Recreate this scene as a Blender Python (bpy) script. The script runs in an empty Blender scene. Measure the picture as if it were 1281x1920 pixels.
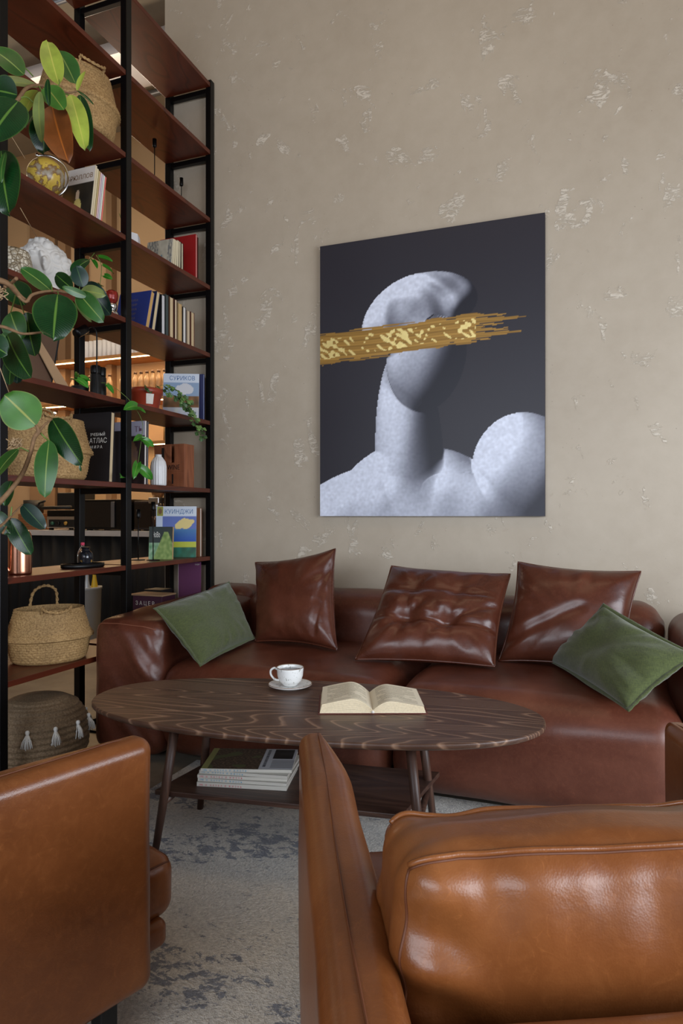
import bpy, math, random
import numpy as np
from mathutils import Vector, Matrix, noise

random.seed(7)
sc = bpy.context.scene
COL = sc.collection
R = math.radians

# ------------------------------------------------------------------ camera
cam_d = bpy.data.cameras.new('camera')
cam = bpy.data.objects.new('camera', cam_d)
COL.objects.link(cam)
cam.location = (0, 0, 1.08)
cam.rotation_euler = (R(90), 0, R(20.56))
cam_d.sensor_fit = 'VERTICAL'
cam_d.sensor_height = 36
cam_d.lens = 36 * 1257 / 1920
cam_d.shift_y = 5.3 / 1920
cam_d.clip_start = 0.02
sc.camera = cam

# ------------------------------------------------------------------ view + world
sc.view_settings.view_transform = 'Standard'
sc.view_settings.look = 'None'
sc.view_settings.gamma = 1
sc.view_settings.use_curve_mapping = False
sc.view_settings.exposure = 0.36
try:
    sc.cycles.use_denoising = True
    sc.cycles.max_bounces = 8
    sc.cycles.sample_clamp_indirect = 4
except Exception:
    pass
w = bpy.data.worlds.new('world')
sc.world = w
w.use_nodes = True
bg = w.node_tree.nodes['Background']
bg.inputs[0].default_value = (0.62, 0.76, 1.0, 1)
bg.inputs[1].default_value = 0.8


def area(name, loc, rot, sx, sy, power, col):
    d = bpy.data.lights.new(name, 'AREA')
    d.shape = 'RECTANGLE'
    d.size = sx
    d.size_y = sy
    d.energy = power
    d.color = col
    o = bpy.data.objects.new(name, d)
    o.location = loc
    o.rotation_euler = rot
    COL.objects.link(o)
    return o


def spot(name, loc, target, power, col, ang=60, blend=0.9, size=0.08):
    d = bpy.data.lights.new(name, 'SPOT')
    d.energy = power
    d.color = col
    d.spot_size = R(ang)
    d.spot_blend = blend
    d.shadow_soft_size = size
    o = bpy.data.objects.new(name, d)
    o.location = loc
    o.rotation_euler = (Vector(target) - Vector(loc)).to_track_quat('-Z', 'Y').to_euler()
    COL.objects.link(o)
    return o


DAY = (0.87, 0.93, 1.0)
WARM = (1.0, 0.72, 0.45)
# daylight through the windows behind and to the right of the camera
area('daylight_front', (-0.6, -2.86, 1.9), (R(74), 0, 0), 4.6, 1.5, 100, DAY)
area('daylight_right', (2.46, 0.7, 1.25), (R(80), 0, R(82)), 2.8, 1.5, 105, DAY)
# warm area fill added over the seating area and the bar, replacing ceiling spotlights
area('warm_wall_fill', (-0.3, 1.4, 4.6), (R(28), 0, 0), 3.6, 0.5, 10, WARM)
area('bar_light', (-4.4, 4.2, 4.6), (0, 0, 0), 2.5, 1.0, 30, (1, .78, .55))
for px_, py_ in ((-3.2, 3.9), (-5.4, 3.2)):  # point fill added to brighten the bar ceiling; no pendants hang here
    pd_ = bpy.data.lights.new('bar_ceiling_fill', 'POINT')
    pd_.energy = 26
    pd_.color = (1, .82, .62)
    pd_.shadow_soft_size = 0.12
    po_ = bpy.data.objects.new('bar_ceiling_fill', pd_)
    po_.location = (px_, py_, 3.5)
    COL.objects.link(po_)


# ------------------------------------------------------------------ colour + materials
def lin(c):
    return tuple(((v / 255) / 12.92 if v / 255 <= 0.04045 else ((v / 255 + 0.055) / 1.055) ** 2.4) for v in c[:3])


def nt(name):
    m = bpy.data.materials.new(name)
    m.use_nodes = True
    t = m.node_tree
    return m, t, t.nodes['Principled BSDF']


def N(t, kind, **k):
    n = t.nodes.new(kind)
    for a, v in k.items():
        if a == 'inp':
            for i, x in v.items():
                n.inputs[i].default_value = x
        else:
            setattr(n, a, v)
    return n


def coords(t, scale=(1, 1, 1), kind='Object'):
    tc = N(t, 'ShaderNodeTexCoord')
    mp = N(t, 'ShaderNodeMapping')
    mp.inputs['Scale'].default_value = scale
    t.links.new(tc.outputs[kind], mp.inputs[0])
    return mp.outputs[0]


def ramp(t, fac, stops):
    r = N(t, 'ShaderNodeValToRGB')
    e = r.color_ramp.elements
    while len(e) < len(stops):
        e.new(0.5)
    for i, (p, c) in enumerate(stops):
        e[i].position = p
        e[i].color = (*c, 1) if len(c) == 3 else c
    t.links.new(fac, r.inputs[0])
    return r.outputs[0]


def noise_n(t, vec, scale, detail=4, rough=0.55, dist=0.0):
    n = N(t, 'ShaderNodeTexNoise')
    n.inputs['Scale'].default_value = scale
    n.inputs['Detail'].default_value = detail
    n.inputs['Roughness'].default_value = rough
    n.inputs['Distortion'].default_value = dist
    t.links.new(vec, n.inputs['Vector'])
    return n.outputs[0]


def bump(t, b, h, strength, dist, prev=None):
    n = N(t, 'ShaderNodeBump')
    n.inputs['Strength'].default_value = strength
    n.inputs['Distance'].default_value = dist
    t.links.new(h, n.inputs['Height'])
    if prev is not None:
        t.links.new(prev, n.inputs['Normal'])
    t.links.new(n.outputs[0], b.inputs['Normal'])
    return n.outputs[0]


def mix(t, fac, a, b_):
    n = N(t, 'ShaderNodeMix')
    n.data_type = 'RGBA'
    if isinstance(fac, float):
        n.inputs[0].default_value = fac
    else:
        t.links.new(fac, n.inputs[0])
    for i, v in ((6, a), (7, b_)):
        if isinstance(v, tuple):
            n.inputs[i].default_value = (*v, 1)
        else:
            t.links.new(v, n.inputs[i])
    return n.outputs[2]


def math_n(t, op, a, b_=0.0):
    n = N(t, 'ShaderNodeMath')
    n.operation = op
    for i, v in ((0, a), (1, b_)):
        if isinstance(v, (int, float)):
            n.inputs[i].default_value = v
        else:
            t.links.new(v, n.inputs[i])
    return n.outputs[0]


def plain(name, c, rough=0.5, metal=0.0, var=0.12, vs=8, bmp=0.0, bs=60, trans=0.0, emit=None, coat=0.0):
    m, t, b = nt(name)
    l = lin(c)
    b.inputs['Roughness'].default_value = rough
    b.inputs['Metallic'].default_value = metal
    b.inputs['Transmission Weight'].default_value = trans
    b.inputs['Coat Weight'].default_value = coat
    v = coords(t)
    if var > 0:
        n = noise_n(t, v, vs)
        c2 = ramp(t, n, [(0.3, tuple(x * (1 - var) for x in l)), (0.7, tuple(min(1, x * (1 + var)) for x in l))])
        t.links.new(c2, b.inputs['Base Color'])
    else:
        b.inputs['Base Color'].default_value = (*l, 1)
    if bmp > 0:
        bump(t, b, noise_n(t, v, bs), bmp, 0.002)
    if emit:
        b.inputs['Emission Color'].default_value = (*lin(emit[0]), 1)
        b.inputs['Emission Strength'].default_value = emit[1]
    return m


def leather(name, c_dark, c_mid, c_light, rough=0.36, grain=420, scale=3.0):
    m, t, b = nt(name)
    v = coords(t)
    n1 = noise_n(t, v, scale, 6, 0.6, 0.4)
    c1 = ramp(t, n1, [(0.25, lin(c_dark)), (0.5, lin(c_mid)), (0.78, lin(c_light))])
    n2 = noise_n(t, v, scale * 14, 5, 0.7, 1.5)
    f2 = ramp(t, n2, [(0.45, (0, 0, 0)), (0.72, (1, 1, 1))])
    f2 = math_n(t, 'MULTIPLY', f2, 0.30)
    c2 = mix(t, f2, c1, lin(c_light))
    # fine pale creases
    vo = N(t, 'ShaderNodeTexVoronoi')
    vo.feature = 'DISTANCE_TO_EDGE'
    vo.inputs['Scale'].default_value = 26
    nd = N(t, 'ShaderNodeTexNoise')
    nd.inputs['Scale'].default_value = 9
    t.links.new(v, nd.inputs['Vector'])
    va = N(t, 'ShaderNodeVectorMath')
    va.operation = 'MULTIPLY_ADD'
    va.inputs[1].default_value = (0.25, 0.25, 0.25)
    t.links.new(nd.outputs[1], va.inputs[0])
    t.links.new(v, va.inputs[2])
    t.links.new(va.outputs[0], vo.inputs['Vector'])
    cr = ramp(t, vo.outputs['Distance'], [(0.0, (1, 1, 1)), (0.02, (0, 0, 0))])
    cr = math_n(t, 'MULTIPLY', cr, math_n(t, 'MULTIPLY', f2, 0.9))
    c3 = mix(t, cr, c2, tuple(min(1, x * 1.7) for x in lin(c_light)))
    t.links.new(c3, b.inputs['Base Color'])
    rr = math_n(t, 'MULTIPLY_ADD', n1, 0.16)
    t.nodes[-1].inputs[2].default_value = rough - 0.06
    t.links.new(rr, b.inputs['Roughness'])
    b.inputs['Specular IOR Level'].default_value = 0.5
    g = N(t, 'ShaderNodeTexVoronoi')
    g.inputs['Scale'].default_value = grain
    t.links.new(v, g.inputs['Vector'])
    p = bump(t, b, g.outputs['Distance'], 0.16, 0.0006)
    bump(t, b, noise_n(t, v, 22, 5, 0.6, 0.8), 0.16, 0.004, p)
    return m


def wood(name, c1, c2, c3, scale=(1.1, 7, 7), rings=18, rough=0.45, fine=(4, 120, 120), axis_swap=None, contrast=1.0):
    m, t, b = nt(name)
    v = coords(t, scale)
    n = noise_n(t, v, 1.0, 1.5, 0.35, 0.15)
    s = math_n(t, 'MULTIPLY', n, rings)
    fr = math_n(t, 'FRACT', s)
    cc = ramp(t, fr, [(0.0, lin(c3)), (0.16, lin(c2)), (0.6, lin(c1)), (0.92, lin(c2)), (1.0, lin(c3))])
    vf = coords(t, fine)
    nf = noise_n(t, vf, 1.0, 3, 0.6)
    cf = ramp(t, nf, [(0.35, (0.72, 0.72, 0.72)), (0.65, (1.12, 1.12, 1.12))])
    mm = N(t, 'ShaderNodeMix')
    mm.data_type = 'RGBA'
    mm.blend_type = 'MULTIPLY'
    mm.inputs[0].default_value = contrast
    t.links.new(cc, mm.inputs[6])
    t.links.new(cf, mm.inputs[7])
    t.links.new(mm.outputs[2], b.inputs['Base Color'])
    b.inputs['Roughness'].default_value = rough
    bump(t, b, nf, 0.15, 0.001)
    return m


def straw(name, c1, c2, c3, bscale=(1, 1, 1)):
    m, t, b = nt(name)
    v = coords(t)
    n = noise_n(t, v, 160, 2, 0.5)
    n2 = noise_n(t, v, 7, 2)
    c = ramp(t, n, [(0.3, lin(c1)), (0.5, lin(c2)), (0.72, lin(c3))])
    cc = ramp(t, n2, [(0.3, (0.75, 0.72, 0.68)), (0.7, (1.1, 1.08, 1.05))])
    mm = N(t, 'ShaderNodeMix')
    mm.data_type = 'RGBA'
    mm.blend_type = 'MULTIPLY'
    mm.inputs[0].default_value = 1
    t.links.new(c, mm.inputs[6])
    t.links.new(cc, mm.inputs[7])
    t.links.new(mm.outputs[2], b.inputs['Base Color'])
    b.inputs['Roughness'].default_value = 0.75
    bump(t, b, n, 0.3, 0.001)
    return m


def linen(name, c1, c2):
    m, t, b = nt(name)
    v1 = coords(t, (700, 90, 90))
    v2 = coords(t, (60, 60, 900))
    a = noise_n(t, v1, 1, 2)
    d = noise_n(t, v2, 1, 2)
    s = math_n(t, 'ADD', a, d)
    c = ramp(t, math_n(t, 'MULTIPLY', s, 0.5), [(0.36, lin(c1)), (0.64, lin(c2))])
    t.links.new(c, b.inputs['Base Color'])
    b.inputs['Roughness'].default_value = 0.9
    b.inputs['Sheen Weight'].default_value = 0.25
    bump(t, b, s, 0.35, 0.0015)
    return m


def leafm(name, c, c_rib, rough=0.28, trans=0.0, under=None):
    m, t, b = nt(name)
    tc = N(t, 'ShaderNodeTexCoord')
    sp = N(t, 'ShaderNodeSeparateXYZ')
    t.links.new(tc.outputs['UV'], sp.inputs[0])
    d = math_n(t, 'ABSOLUTE', math_n(t, 'SUBTRACT', sp.outputs[0], 0.5))
    rib = ramp(t, d, [(0.0, (1, 1, 1)), (0.022, (0.7, 0.7, 0.7)), (0.035, (0, 0, 0))])
    edge = ramp(t, d, [(0.46, (0, 0, 0)), (0.5, (0.45, 0.45, 0.45))])
    ve = math_n(t, 'ADD', math_n(t, 'MULTIPLY', sp.outputs[1], 24.0), math_n(t, 'MULTIPLY', d, -9.0))
    ve = math_n(t, 'FRACT', ve)
    vv = ramp(t, ve, [(0.0, (1, 1, 1)), (0.12, (0, 0, 0))])
    vv = math_n(t, 'MULTIPLY', vv, 0.12)
    l = lin(c)
    nn = noise_n(t, coords(t), 14, 3)
    base = ramp(t, nn, [(0.3, tuple(x * .75 for x in l)), (0.7, tuple(min(1, x * 1.3) for x in l))])
    c1 = mix(t, vv, base, lin(c_rib))
    c2 = mix(t, rib, c1, lin(c_rib))
    c3 = mix(t, edge, c2, lin(c_rib))
    if under:
        geo = N(t, 'ShaderNodeNewGeometry')
        c3 = mix(t, geo.outputs['Backfacing'], c3, mix(t, rib, lin(under), lin(c_rib)))
    t.links.new(c3, b.inputs['Base Color'])
    b.inputs['Roughness'].default_value = rough
    bump(t, b, vv, 0.3, 0.002)
    return m


def attr_mat(name, rough=0.45, metal_attr=False, coat=0.0, spec=0.5):
    m, t, b = nt(name)
    a = N(t, 'ShaderNodeAttribute')
    a.attribute_name = 'paint'
    t.links.new(a.outputs['Color'], b.inputs['Base Color'])
    b.inputs['Roughness'].default_value = rough
    b.inputs['Coat Weight'].default_value = coat
    b.inputs['Specular IOR Level'].default_value = spec
    if metal_attr:
        t.links.new(a.outputs['Alpha'], b.inputs['Metallic'])
    return m


def glass(name, c=(1, 1, 1), rough=0.02):
    m, t, b = nt(name)
    b.inputs['Base Color'].default_value = (*c, 1)
    b.inputs['Transmission Weight'].default_value = 1
    b.inputs['Roughness'].default_value = rough
    b.inputs['IOR'].default_value = 1.45
    return m


M = {}
M['sofa'] = leather('sofa_leather', (62, 30, 20), (88, 45, 31), (116, 68, 50), 0.33)
M['sofa_seam'] = plain('sofa_seam', (120, 70, 50), 0.5)
M['pillow'] = leather('pillow_leather', (58, 27, 17), (80, 40, 27), (104, 58, 42), 0.27)
M['chair'] = leather('cognac_leather', (84, 44, 18), (114, 64, 30), (140, 86, 46), 0.29, scale=2.6)
M['chair_seam'] = plain('chair_thread', (92, 48, 22), 0.6)
M['black'] = plain('black_metal', (5, 5, 6), 0.38, 0.0, 0.15, 20)
M['black'].node_tree.nodes['Principled BSDF'].inputs['Specular IOR Level'].default_value = 0.3
M['black_matte'] = plain('black_matte', (10, 10, 10), 0.6)
M['shelf'] = wood('mahogany_board', (78, 31, 16), (90, 37, 19), (68, 26, 13), (5, 1.2, 5), 6, 0.35, (60, 3, 60), contrast=0.35)
M['walnut'] = wood('walnut', (76, 52, 41), (90, 64, 50), (146, 114, 92), (0.42, 4.2, 1), 56, 0.42, (5, 160, 160), contrast=0.45)
M['walnut_plain'] = wood('walnut_plain', (60, 39, 31), (72, 48, 38), (84, 58, 46), (1.5, 10, 10), 8, 0.45, (5, 120, 120), contrast=0.7)
M['walnut_leg'] = wood('walnut_leg', (62, 40, 31), (76, 51, 40), (90, 62, 48), (9, 9, 1.5), 8, 0.45, (120, 120, 6), contrast=0.7)
M['oak'] = wood('oak_board', (168, 118, 66), (184, 132, 76), (150, 102, 54), (1.2, 6, 6), 8, 0.5, (4, 80, 80), contrast=0.6)
M['box_wood'] = wood('stained_box_wood', (132, 76, 48), (146, 88, 58), (112, 62, 38), (6, 6, 1.5), 8, 0.6, (60, 60, 4), contrast=0.6)
M['pale_wood'] = plain('pale_wood', (196, 170, 138), 0.6)
M['straw'] = straw('seagrass', (128, 98, 60), (160, 128, 82), (182, 150, 102))
M['jute'] = straw('jute_crochet', (108, 90, 68), (132, 112, 88), (150, 130, 104))
M['tassel'] = plain('white_cotton', (228, 228, 226), 0.9, 0, 0.08, 60)
M['green'] = linen('green_linen', (50, 58, 26), (80, 90, 44))
M['copper'] = plain('brushed_copper', (206, 146, 118), 0.22, 1.0, 0.05)
M['steel'] = plain('brushed_steel', (190, 190, 192), 0.28, 1.0, 0.05)
M['worktop_steel'] = plain('worktop_steel', (206, 208, 212), 0.3, 0.45, 0.08)
M['chrome'] = plain('chrome', (220, 220, 220), 0.1, 1.0, 0.0)
M['porcelain'] = None
M['white_ceramic'] = plain('white_ceramic', (222, 222, 224), 0.3, 0, 0.03)
M['plaster'] = plain('white_plaster', (206, 202, 196), 0.75, 0, 0.05, 20, 0.2, 90)
M['terracotta'] = plain('terracotta_plastic', (146, 54, 32), 0.4, 0, 0.1)
M['soil'] = plain('soil', (40, 28, 20), 0.95, 0, 0.3, 60)
M['paper'] = plain('book_paper', (222, 206, 174), 0.8, 0, 0.08, 200)
M['paper_white'] = plain('white_paper', (222, 216, 206), 0.8, 0, 0.05, 200)
M['coffee'] = plain('coffee', (46, 26, 14), 0.12, 0, 0.1)
M['brown_rim'] = plain('brown_rim', (120, 84, 50), 0.4)
M['curtain'] = plain('black_fabric', (9, 9, 10), 0.85, 0, 0.2)
M['bark'] = plain('bark', (122, 92, 62), 0.8, 0, 0.25, 60, 0.5, 120)
M['stem'] = plain('green_stem', (96, 118, 48), 0.5, 0, 0.2, 30)
M['twine'] = plain('twine', (176, 148, 112), 0.9, 0, 0.2, 200)
M['glass'] = glass('clear_glass')
M['frost'] = plain('warm_bottle', (222, 190, 150), 0.25, 0, 0.2, 20, trans=0.55)
M['led'] = plain('led_strip', (255, 220, 160), 0.5, 0, 0, emit=((255, 205, 140), 14))
M['kraft'] = plain('kraft_board', (166, 134, 100), 0.8, 0, 0.06)
M['darkbrown'] = plain('dark_brown_board', (92, 66, 48), 0.7)
M['purple'] = plain('purple_card', (112, 62, 100), 0.55, 0, 0.05)
M['purple_dark'] = plain('purple_box_card', (66, 30, 52), 0.55, 0, 0.05)
M['paint'] = attr_mat('printed_surface', 0.55)
M['canvas_print'] = attr_mat('satin_canvas_print', 0.42, True, 0.0, 0.35)
M['red_jar'] = plain('red_enamel', (128, 34, 26), 0.25, 0.2, 0.5, 60)
M['white_ink'] = plain('white_ink', (225, 222, 214), 0.6, 0, 0)
M['black_ink'] = plain('black_ink', (24, 20, 20), 0.6, 0, 0)
M['gold_ink'] = plain('gold_ink', (190, 150, 70), 0.4, 0.3, 0)
M['blue_ink'] = plain('blue_ink', (70, 110, 160), 0.6, 0, 0)
M['cyan_ink'] = plain('cyan_ink', (60, 150, 190), 0.6, 0, 0)
M['red_ink'] = plain('red_ink', (200, 60, 90), 0.6, 0, 0)
M['brown_ink'] = plain('brown_ink', (120, 90, 60), 0.6, 0, 0)
M['leaf_d'] = leafm('rubber_leaf_dark', (14, 50, 20), (86, 120, 48), 0.24, under=(74, 88, 52))
M['leaf_t'] = leafm('rubber_leaf_bluish', (20, 44, 36), (66, 90, 58), 0.3, under=(60, 78, 56))
M['leaf_m'] = leafm('rubber_leaf_mid', (38, 80, 28), (116, 136, 66), 0.34, under=(84, 110, 56))
M['leaf_g'] = leafm('rubber_leaf_fresh', (56, 102, 34), (140, 146, 66), 0.36, under=(100, 130, 62))
M['leaf_y'] = leafm('rubber_leaf_yellow', (140, 154, 56), (180, 176, 80), 0.4, under=(150, 164, 66))
M['leaf_o'] = leafm('rubber_leaf_olive', (112, 126, 70), (150, 156, 70), 0.4, under=(128, 118, 80))
M['leaf_r'] = leafm('rubber_leaf_rust', (120, 66, 26), (176, 98, 34), 0.4, under=(104, 70, 40))
M['pothos'] = leafm('pothos_leaf', (48, 118, 30), (110, 160, 60), 0.3)
M['ivy'] = leafm('ivy_leaf', (84, 122, 58), (190, 196, 140), 0.45)
M['ivy2'] = leafm('ivy_leaf_dark', (44, 78, 36), (130, 150, 90), 0.45)
COLMAT = {}


def cmat(c, rough=0.55):
    k = (c, rough)
    if k not in COLMAT:
        COLMAT[k] = plain('card_%d_%d_%d' % c, c, rough, 0, 0.05)
    return COLMAT[k]


def make_porcelain():
    m, t, b = nt('speckled_porcelain')
    v = coords(t, (1, 1, 0.8))
    n = noise_n(t, v, 60, 3, 0.6, 1.5)
    f = ramp(t, n, [(0.60, (0, 0, 0)), (0.66, (1, 1, 1))])
    f = math_n(t, 'MULTIPLY', f, 0.7)
    t.links.new(mix(t, f, lin((232, 232, 230)), lin((116, 120, 104))), b.inputs['Base Color'])
    b.inputs['Roughness'].default_value = 0.15
    return m


M['porcelain'] = make_porcelain()


def make_pebble():
    m, t, b = nt('pebble_mosaic')
    v = coords(t)
    vo = N(t, 'ShaderNodeTexVoronoi')
    vo.inputs['Scale'].default_value = 62
    vo.feature = 'DISTANCE_TO_EDGE'
    t.links.new(v, vo.inputs['Vector'])
    vc = N(t, 'ShaderNodeTexVoronoi')
    vc.inputs['Scale'].default_value = 62
    t.links.new(v, vc.inputs['Vector'])
    cc = ramp(t, vc.outputs['Color'], [(0.2, lin((160, 146, 122))), (0.8, lin((216, 206, 186)))])
    c = mix(t, ramp(t, vo.outputs['Distance'], [(0.0, (0, 0, 0)), (0.14, (1, 1, 1))]), lin((92, 74, 44)), cc)
    t.links.new(c, b.inputs['Base Color'])
    b.inputs['Roughness'].default_value = 0.4
    bump(t, b, vo.outputs['Distance'], 0.9, 0.01)
    return m


M['pebble'] = make_pebble()


def make_globe():
    m, t, b = nt('antique_globe')
    v = coords(t)
    n = noise_n(t, v, 13, 5, 0.6, 0.3)
    c = ramp(t, n, [(0.40, lin((150, 140, 120))), (0.47, lin((120, 84, 40))), (0.50, lin((196, 168, 70))), (0.7, lin((176, 132, 62)))])
    t.links.new(c, b.inputs['Base Color'])
    b.inputs['Roughness'].default_value = 0.3
    return m


M['globe'] = make_globe()


def make_wall(name, base, light, dark):
    m, t, b = nt(name)
    v = coords(t)
    n1 = noise_n(t, v, 1.1, 6, 0.6, 0.3)
    c1 = ramp(t, n1, [(0.3, lin(dark)), (0.7, lin(base))])
    nb = noise_n(t, v, 14, 5, 0.65)
    c1 = mix(t, math_n(t, 'MULTIPLY', nb, 0.25), c1, lin(light))
    # sparse torn flakes of paler plaster
    np_ = noise_n(t, coords(t, (1.25, 1, 1)), 5.2, 7, 0.62, 0.6)
    p1 = ramp(t, np_, [(0.588, (0, 0, 0)), (0.615, (1, 1, 1))])
    ns = noise_n(t, coords(t, (9, 9, 26)), 1.6, 5, 0.8, 2.0)
    p2 = ramp(t, ns, [(0.47, (0, 0, 0)), (0.53, (1, 1, 1))])
    pf = math_n(t, 'MULTIPLY', p1, p2)
    c2 = mix(t, math_n(t, 'MULTIPLY', pf, 0.72), c1, lin(light))
    # pin holes
    vo = N(t, 'ShaderNodeTexVoronoi')
    vo.inputs['Scale'].default_value = 26
    t.links.new(v, vo.inputs['Vector'])
    hole = ramp(t, vo.outputs['Distance'], [(0.035, (1, 1, 1)), (0.06, (0, 0, 0))])
    hs = ramp(t, noise_n(t, v, 3.5, 2), [(0.52, (0, 0, 0)), (0.58, (1, 1, 1))])
    hole = math_n(t, 'MULTIPLY', hole, hs)
    c3 = mix(t, math_n(t, 'MULTIPLY', hole, 0.6), c2, lin((70, 56, 42)))
    t.links.new(c3, b.inputs['Base Color'])
    b.inputs['Roughness'].default_value = 0.5
    p = bump(t, b, pf, 0.5, 0.004)
    p = bump(t, b, nb, 0.12, 0.006, p)
    bump(t, b, hole, -0.6, 0.004, p)
    return m


M['wall'] = make_wall('venetian_plaster', (178, 165, 146), (216, 206, 190), (164, 150, 131))
M['wall_far'] = plain('warm_wall_paint', (170, 142, 108), 0.7, 0, 0.05, 2)
M['wall_panel'] = plain('brown_wall_panel', (128, 100, 72), 0.7, 0, 0.06, 2)
M['ceiling'] = plain('concrete_ceiling', (140, 130, 114), 0.9, 0, 0.15, 2, 0.3, 20)
M['duct'] = plain('white_duct', (196, 190, 188), 0.5, 0, 0.04)
M['pipe'] = plain('grey_pipe', (120, 122, 126), 0.4, 0.5, 0.1)


def make_floor():
    m, t, b = nt('polished_concrete')
    v = coords(t)
    n = noise_n(t, v, 1.8, 7, 0.6, 0.6)
    c = ramp(t, n, [(0.3, lin((112, 104, 94))), (0.7, lin((150, 140, 126)))])
    t.links.new(c, b.inputs['Base Color'])
    b.inputs['Roughness'].default_value = 0.25
    bump(t, b, noise_n(t, v, 30, 4), 0.05, 0.004)
    return m


M['floor'] = make_floor()


def make_rug():
    m, t, b = nt('abstract_rug')
    v = coords(t)
    n1 = noise_n(t, coords(t, (1, 1, 1)), 2.2, 6, 0.65, 0.6)
    base = ramp(t, n1, [(0.3, lin((182, 178, 172))), (0.5, lin((206, 200, 190))), (0.7, lin((214, 204, 188)))])
    rot = N(t, 'ShaderNodeMapping')
    rot.inputs['Rotation'].default_value = (0, 0, R(-62))
    rot.inputs['Scale'].default_value = (1.0, 1.7, 1)
    tc = N(t, 'ShaderNodeTexCoord')
    t.links.new(tc.outputs['Object'], rot.inputs[0])
    big = noise_n(t, rot.outputs[0], 2.2, 3, 0.5)
    det = noise_n(t, rot.outputs[0], 19.0, 7, 0.75, 0.35)
    s = math_n(t, 'ADD', math_n(t, 'MULTIPLY', big, 0.55), math_n(t, 'MULTIPLY', det, 0.75))
    blot = ramp(t, s, [(0.715, (0, 0, 0)), (0.745, (1, 1, 1))])
    tone = noise_n(t, v, 3.0, 3)
    bc = ramp(t, tone, [(0.35, lin((60, 72, 98))), (0.6, lin((96, 104, 120))), (0.72, lin((66, 56, 54)))])
    det2 = noise_n(t, v, 34, 5, 0.7, 0.4)
    reg = noise_n(t, rot.outputs[0], 1.3, 2)
    b2 = ramp(t, math_n(t, 'ADD', det2, math_n(t, 'MULTIPLY', reg, 0.5)), [(0.84, (0, 0, 0)), (0.90, (1, 1, 1))])
    c = mix(t, math_n(t, 'MULTIPLY', blot, 0.78), base, bc)
    c = mix(t, math_n(t, 'MULTIPLY', b2, 0.55), c, lin((120, 118, 122)))
    fine = noise_n(t, v, 130, 3, 0.7)
    ff = ramp(t, fine, [(0.3, (0.66, 0.66, 0.66)), (0.7, (1.18, 1.18, 1.18))])
    mm = N(t, 'ShaderNodeMix')
    mm.data_type = 'RGBA'
    mm.blend_type = 'MULTIPLY'
    mm.inputs[0].default_value = 1
    t.links.new(c, mm.inputs[6])
    t.links.new(ff, mm.inputs[7])
    t.links.new(mm.outputs[2], b.inputs['Base Color'])
    b.inputs['Roughness'].default_value = 0.95
    b.inputs['Sheen Weight'].default_value = 0.2
    p = bump(t, b, fine, 0.8, 0.006)
    bump(t, b, blot, -0.4, 0.004, p)
    return m


M['rug'] = make_rug()


# ------------------------------------------------------------------ mesh helpers
def link(name, verts, faces, m=None, parent=None, smooth=True, uvs=None, mats=None, fmat=None):
    me = bpy.data.meshes.new(name)
    me.from_pydata([tuple(v) for v in verts], [], [tuple(f) for f in faces])
    me.update()
    if mats:
        for x in mats:
            me.materials.append(x)
        if fmat:
            me.polygons.foreach_set('material_index', fmat)
    elif m is not None:
        me.materials.append(m)
    if smooth:
        me.polygons.foreach_set('use_smooth', [True] * len(me.polygons))
    if uvs is not None:
        ul = me.uv_layers.new(name='UVMap')
        li = [0] * len(me.loops)
        me.loops.foreach_get('vertex_index', li)
        flat = []
        for i in li:
            flat += [uvs[i][0], uvs[i][1]]
        ul.data.foreach_set('uv', flat)
    o = bpy.data.objects.new(name, me)
    COL.objects.link(o)
    if parent is not None:
        o.parent = parent
    return o


class MB:
    def __init__(s):
        s.v, s.f, s.uv, s.fm = [], [], [], []

    def add(s, v, f, mat=None, uv=None, fm=0):
        n = len(s.v)
        s.v += [tuple(mat @ Vector(p)) for p in v] if mat is not None else [tuple(p) for p in v]
        s.f += [tuple(i + n for i in q) for q in f]
        s.uv += uv if uv else [(0, 0)] * len(v)
        s.fm += [fm] * len(f)
        return s

    def box(s, x0, x1, y0, y1, z0, z1, mat=None, fm=0):
        v = [(x, y, z) for x in (x0, x1) for y in (y0, y1) for z in (z0, z1)]
        return s.add(v, [(0, 1, 3, 2), (4, 6, 7, 5), (0, 4, 5, 1), (2, 3, 7, 6), (0, 2, 6, 4), (1, 5, 7, 3)], mat, None, fm)

    def build(s, name, m, parent=None, smooth=False, bevel=0.0, mats=None, uv=False, seg=2):
        o = link(name, s.v, s.f, m, parent, smooth, s.uv if uv else None, mats, s.fm if mats else None)
        if bevel:
            b = o.modifiers.new('bevel', 'BEVEL')
            b.width = bevel
            b.segments = seg
            b.limit_method = 'ANGLE'
            b.harden_normals = False
        return o


def T(x=0, y=0, z=0, rx=0, ry=0, rz=0):
    return Matrix.Translation((x, y, z)) @ Matrix.Rotation(rz, 4, 'Z') @ Matrix.Rotation(ry, 4, 'Y') @ Matrix.Rotation(rx, 4, 'X')


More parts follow.
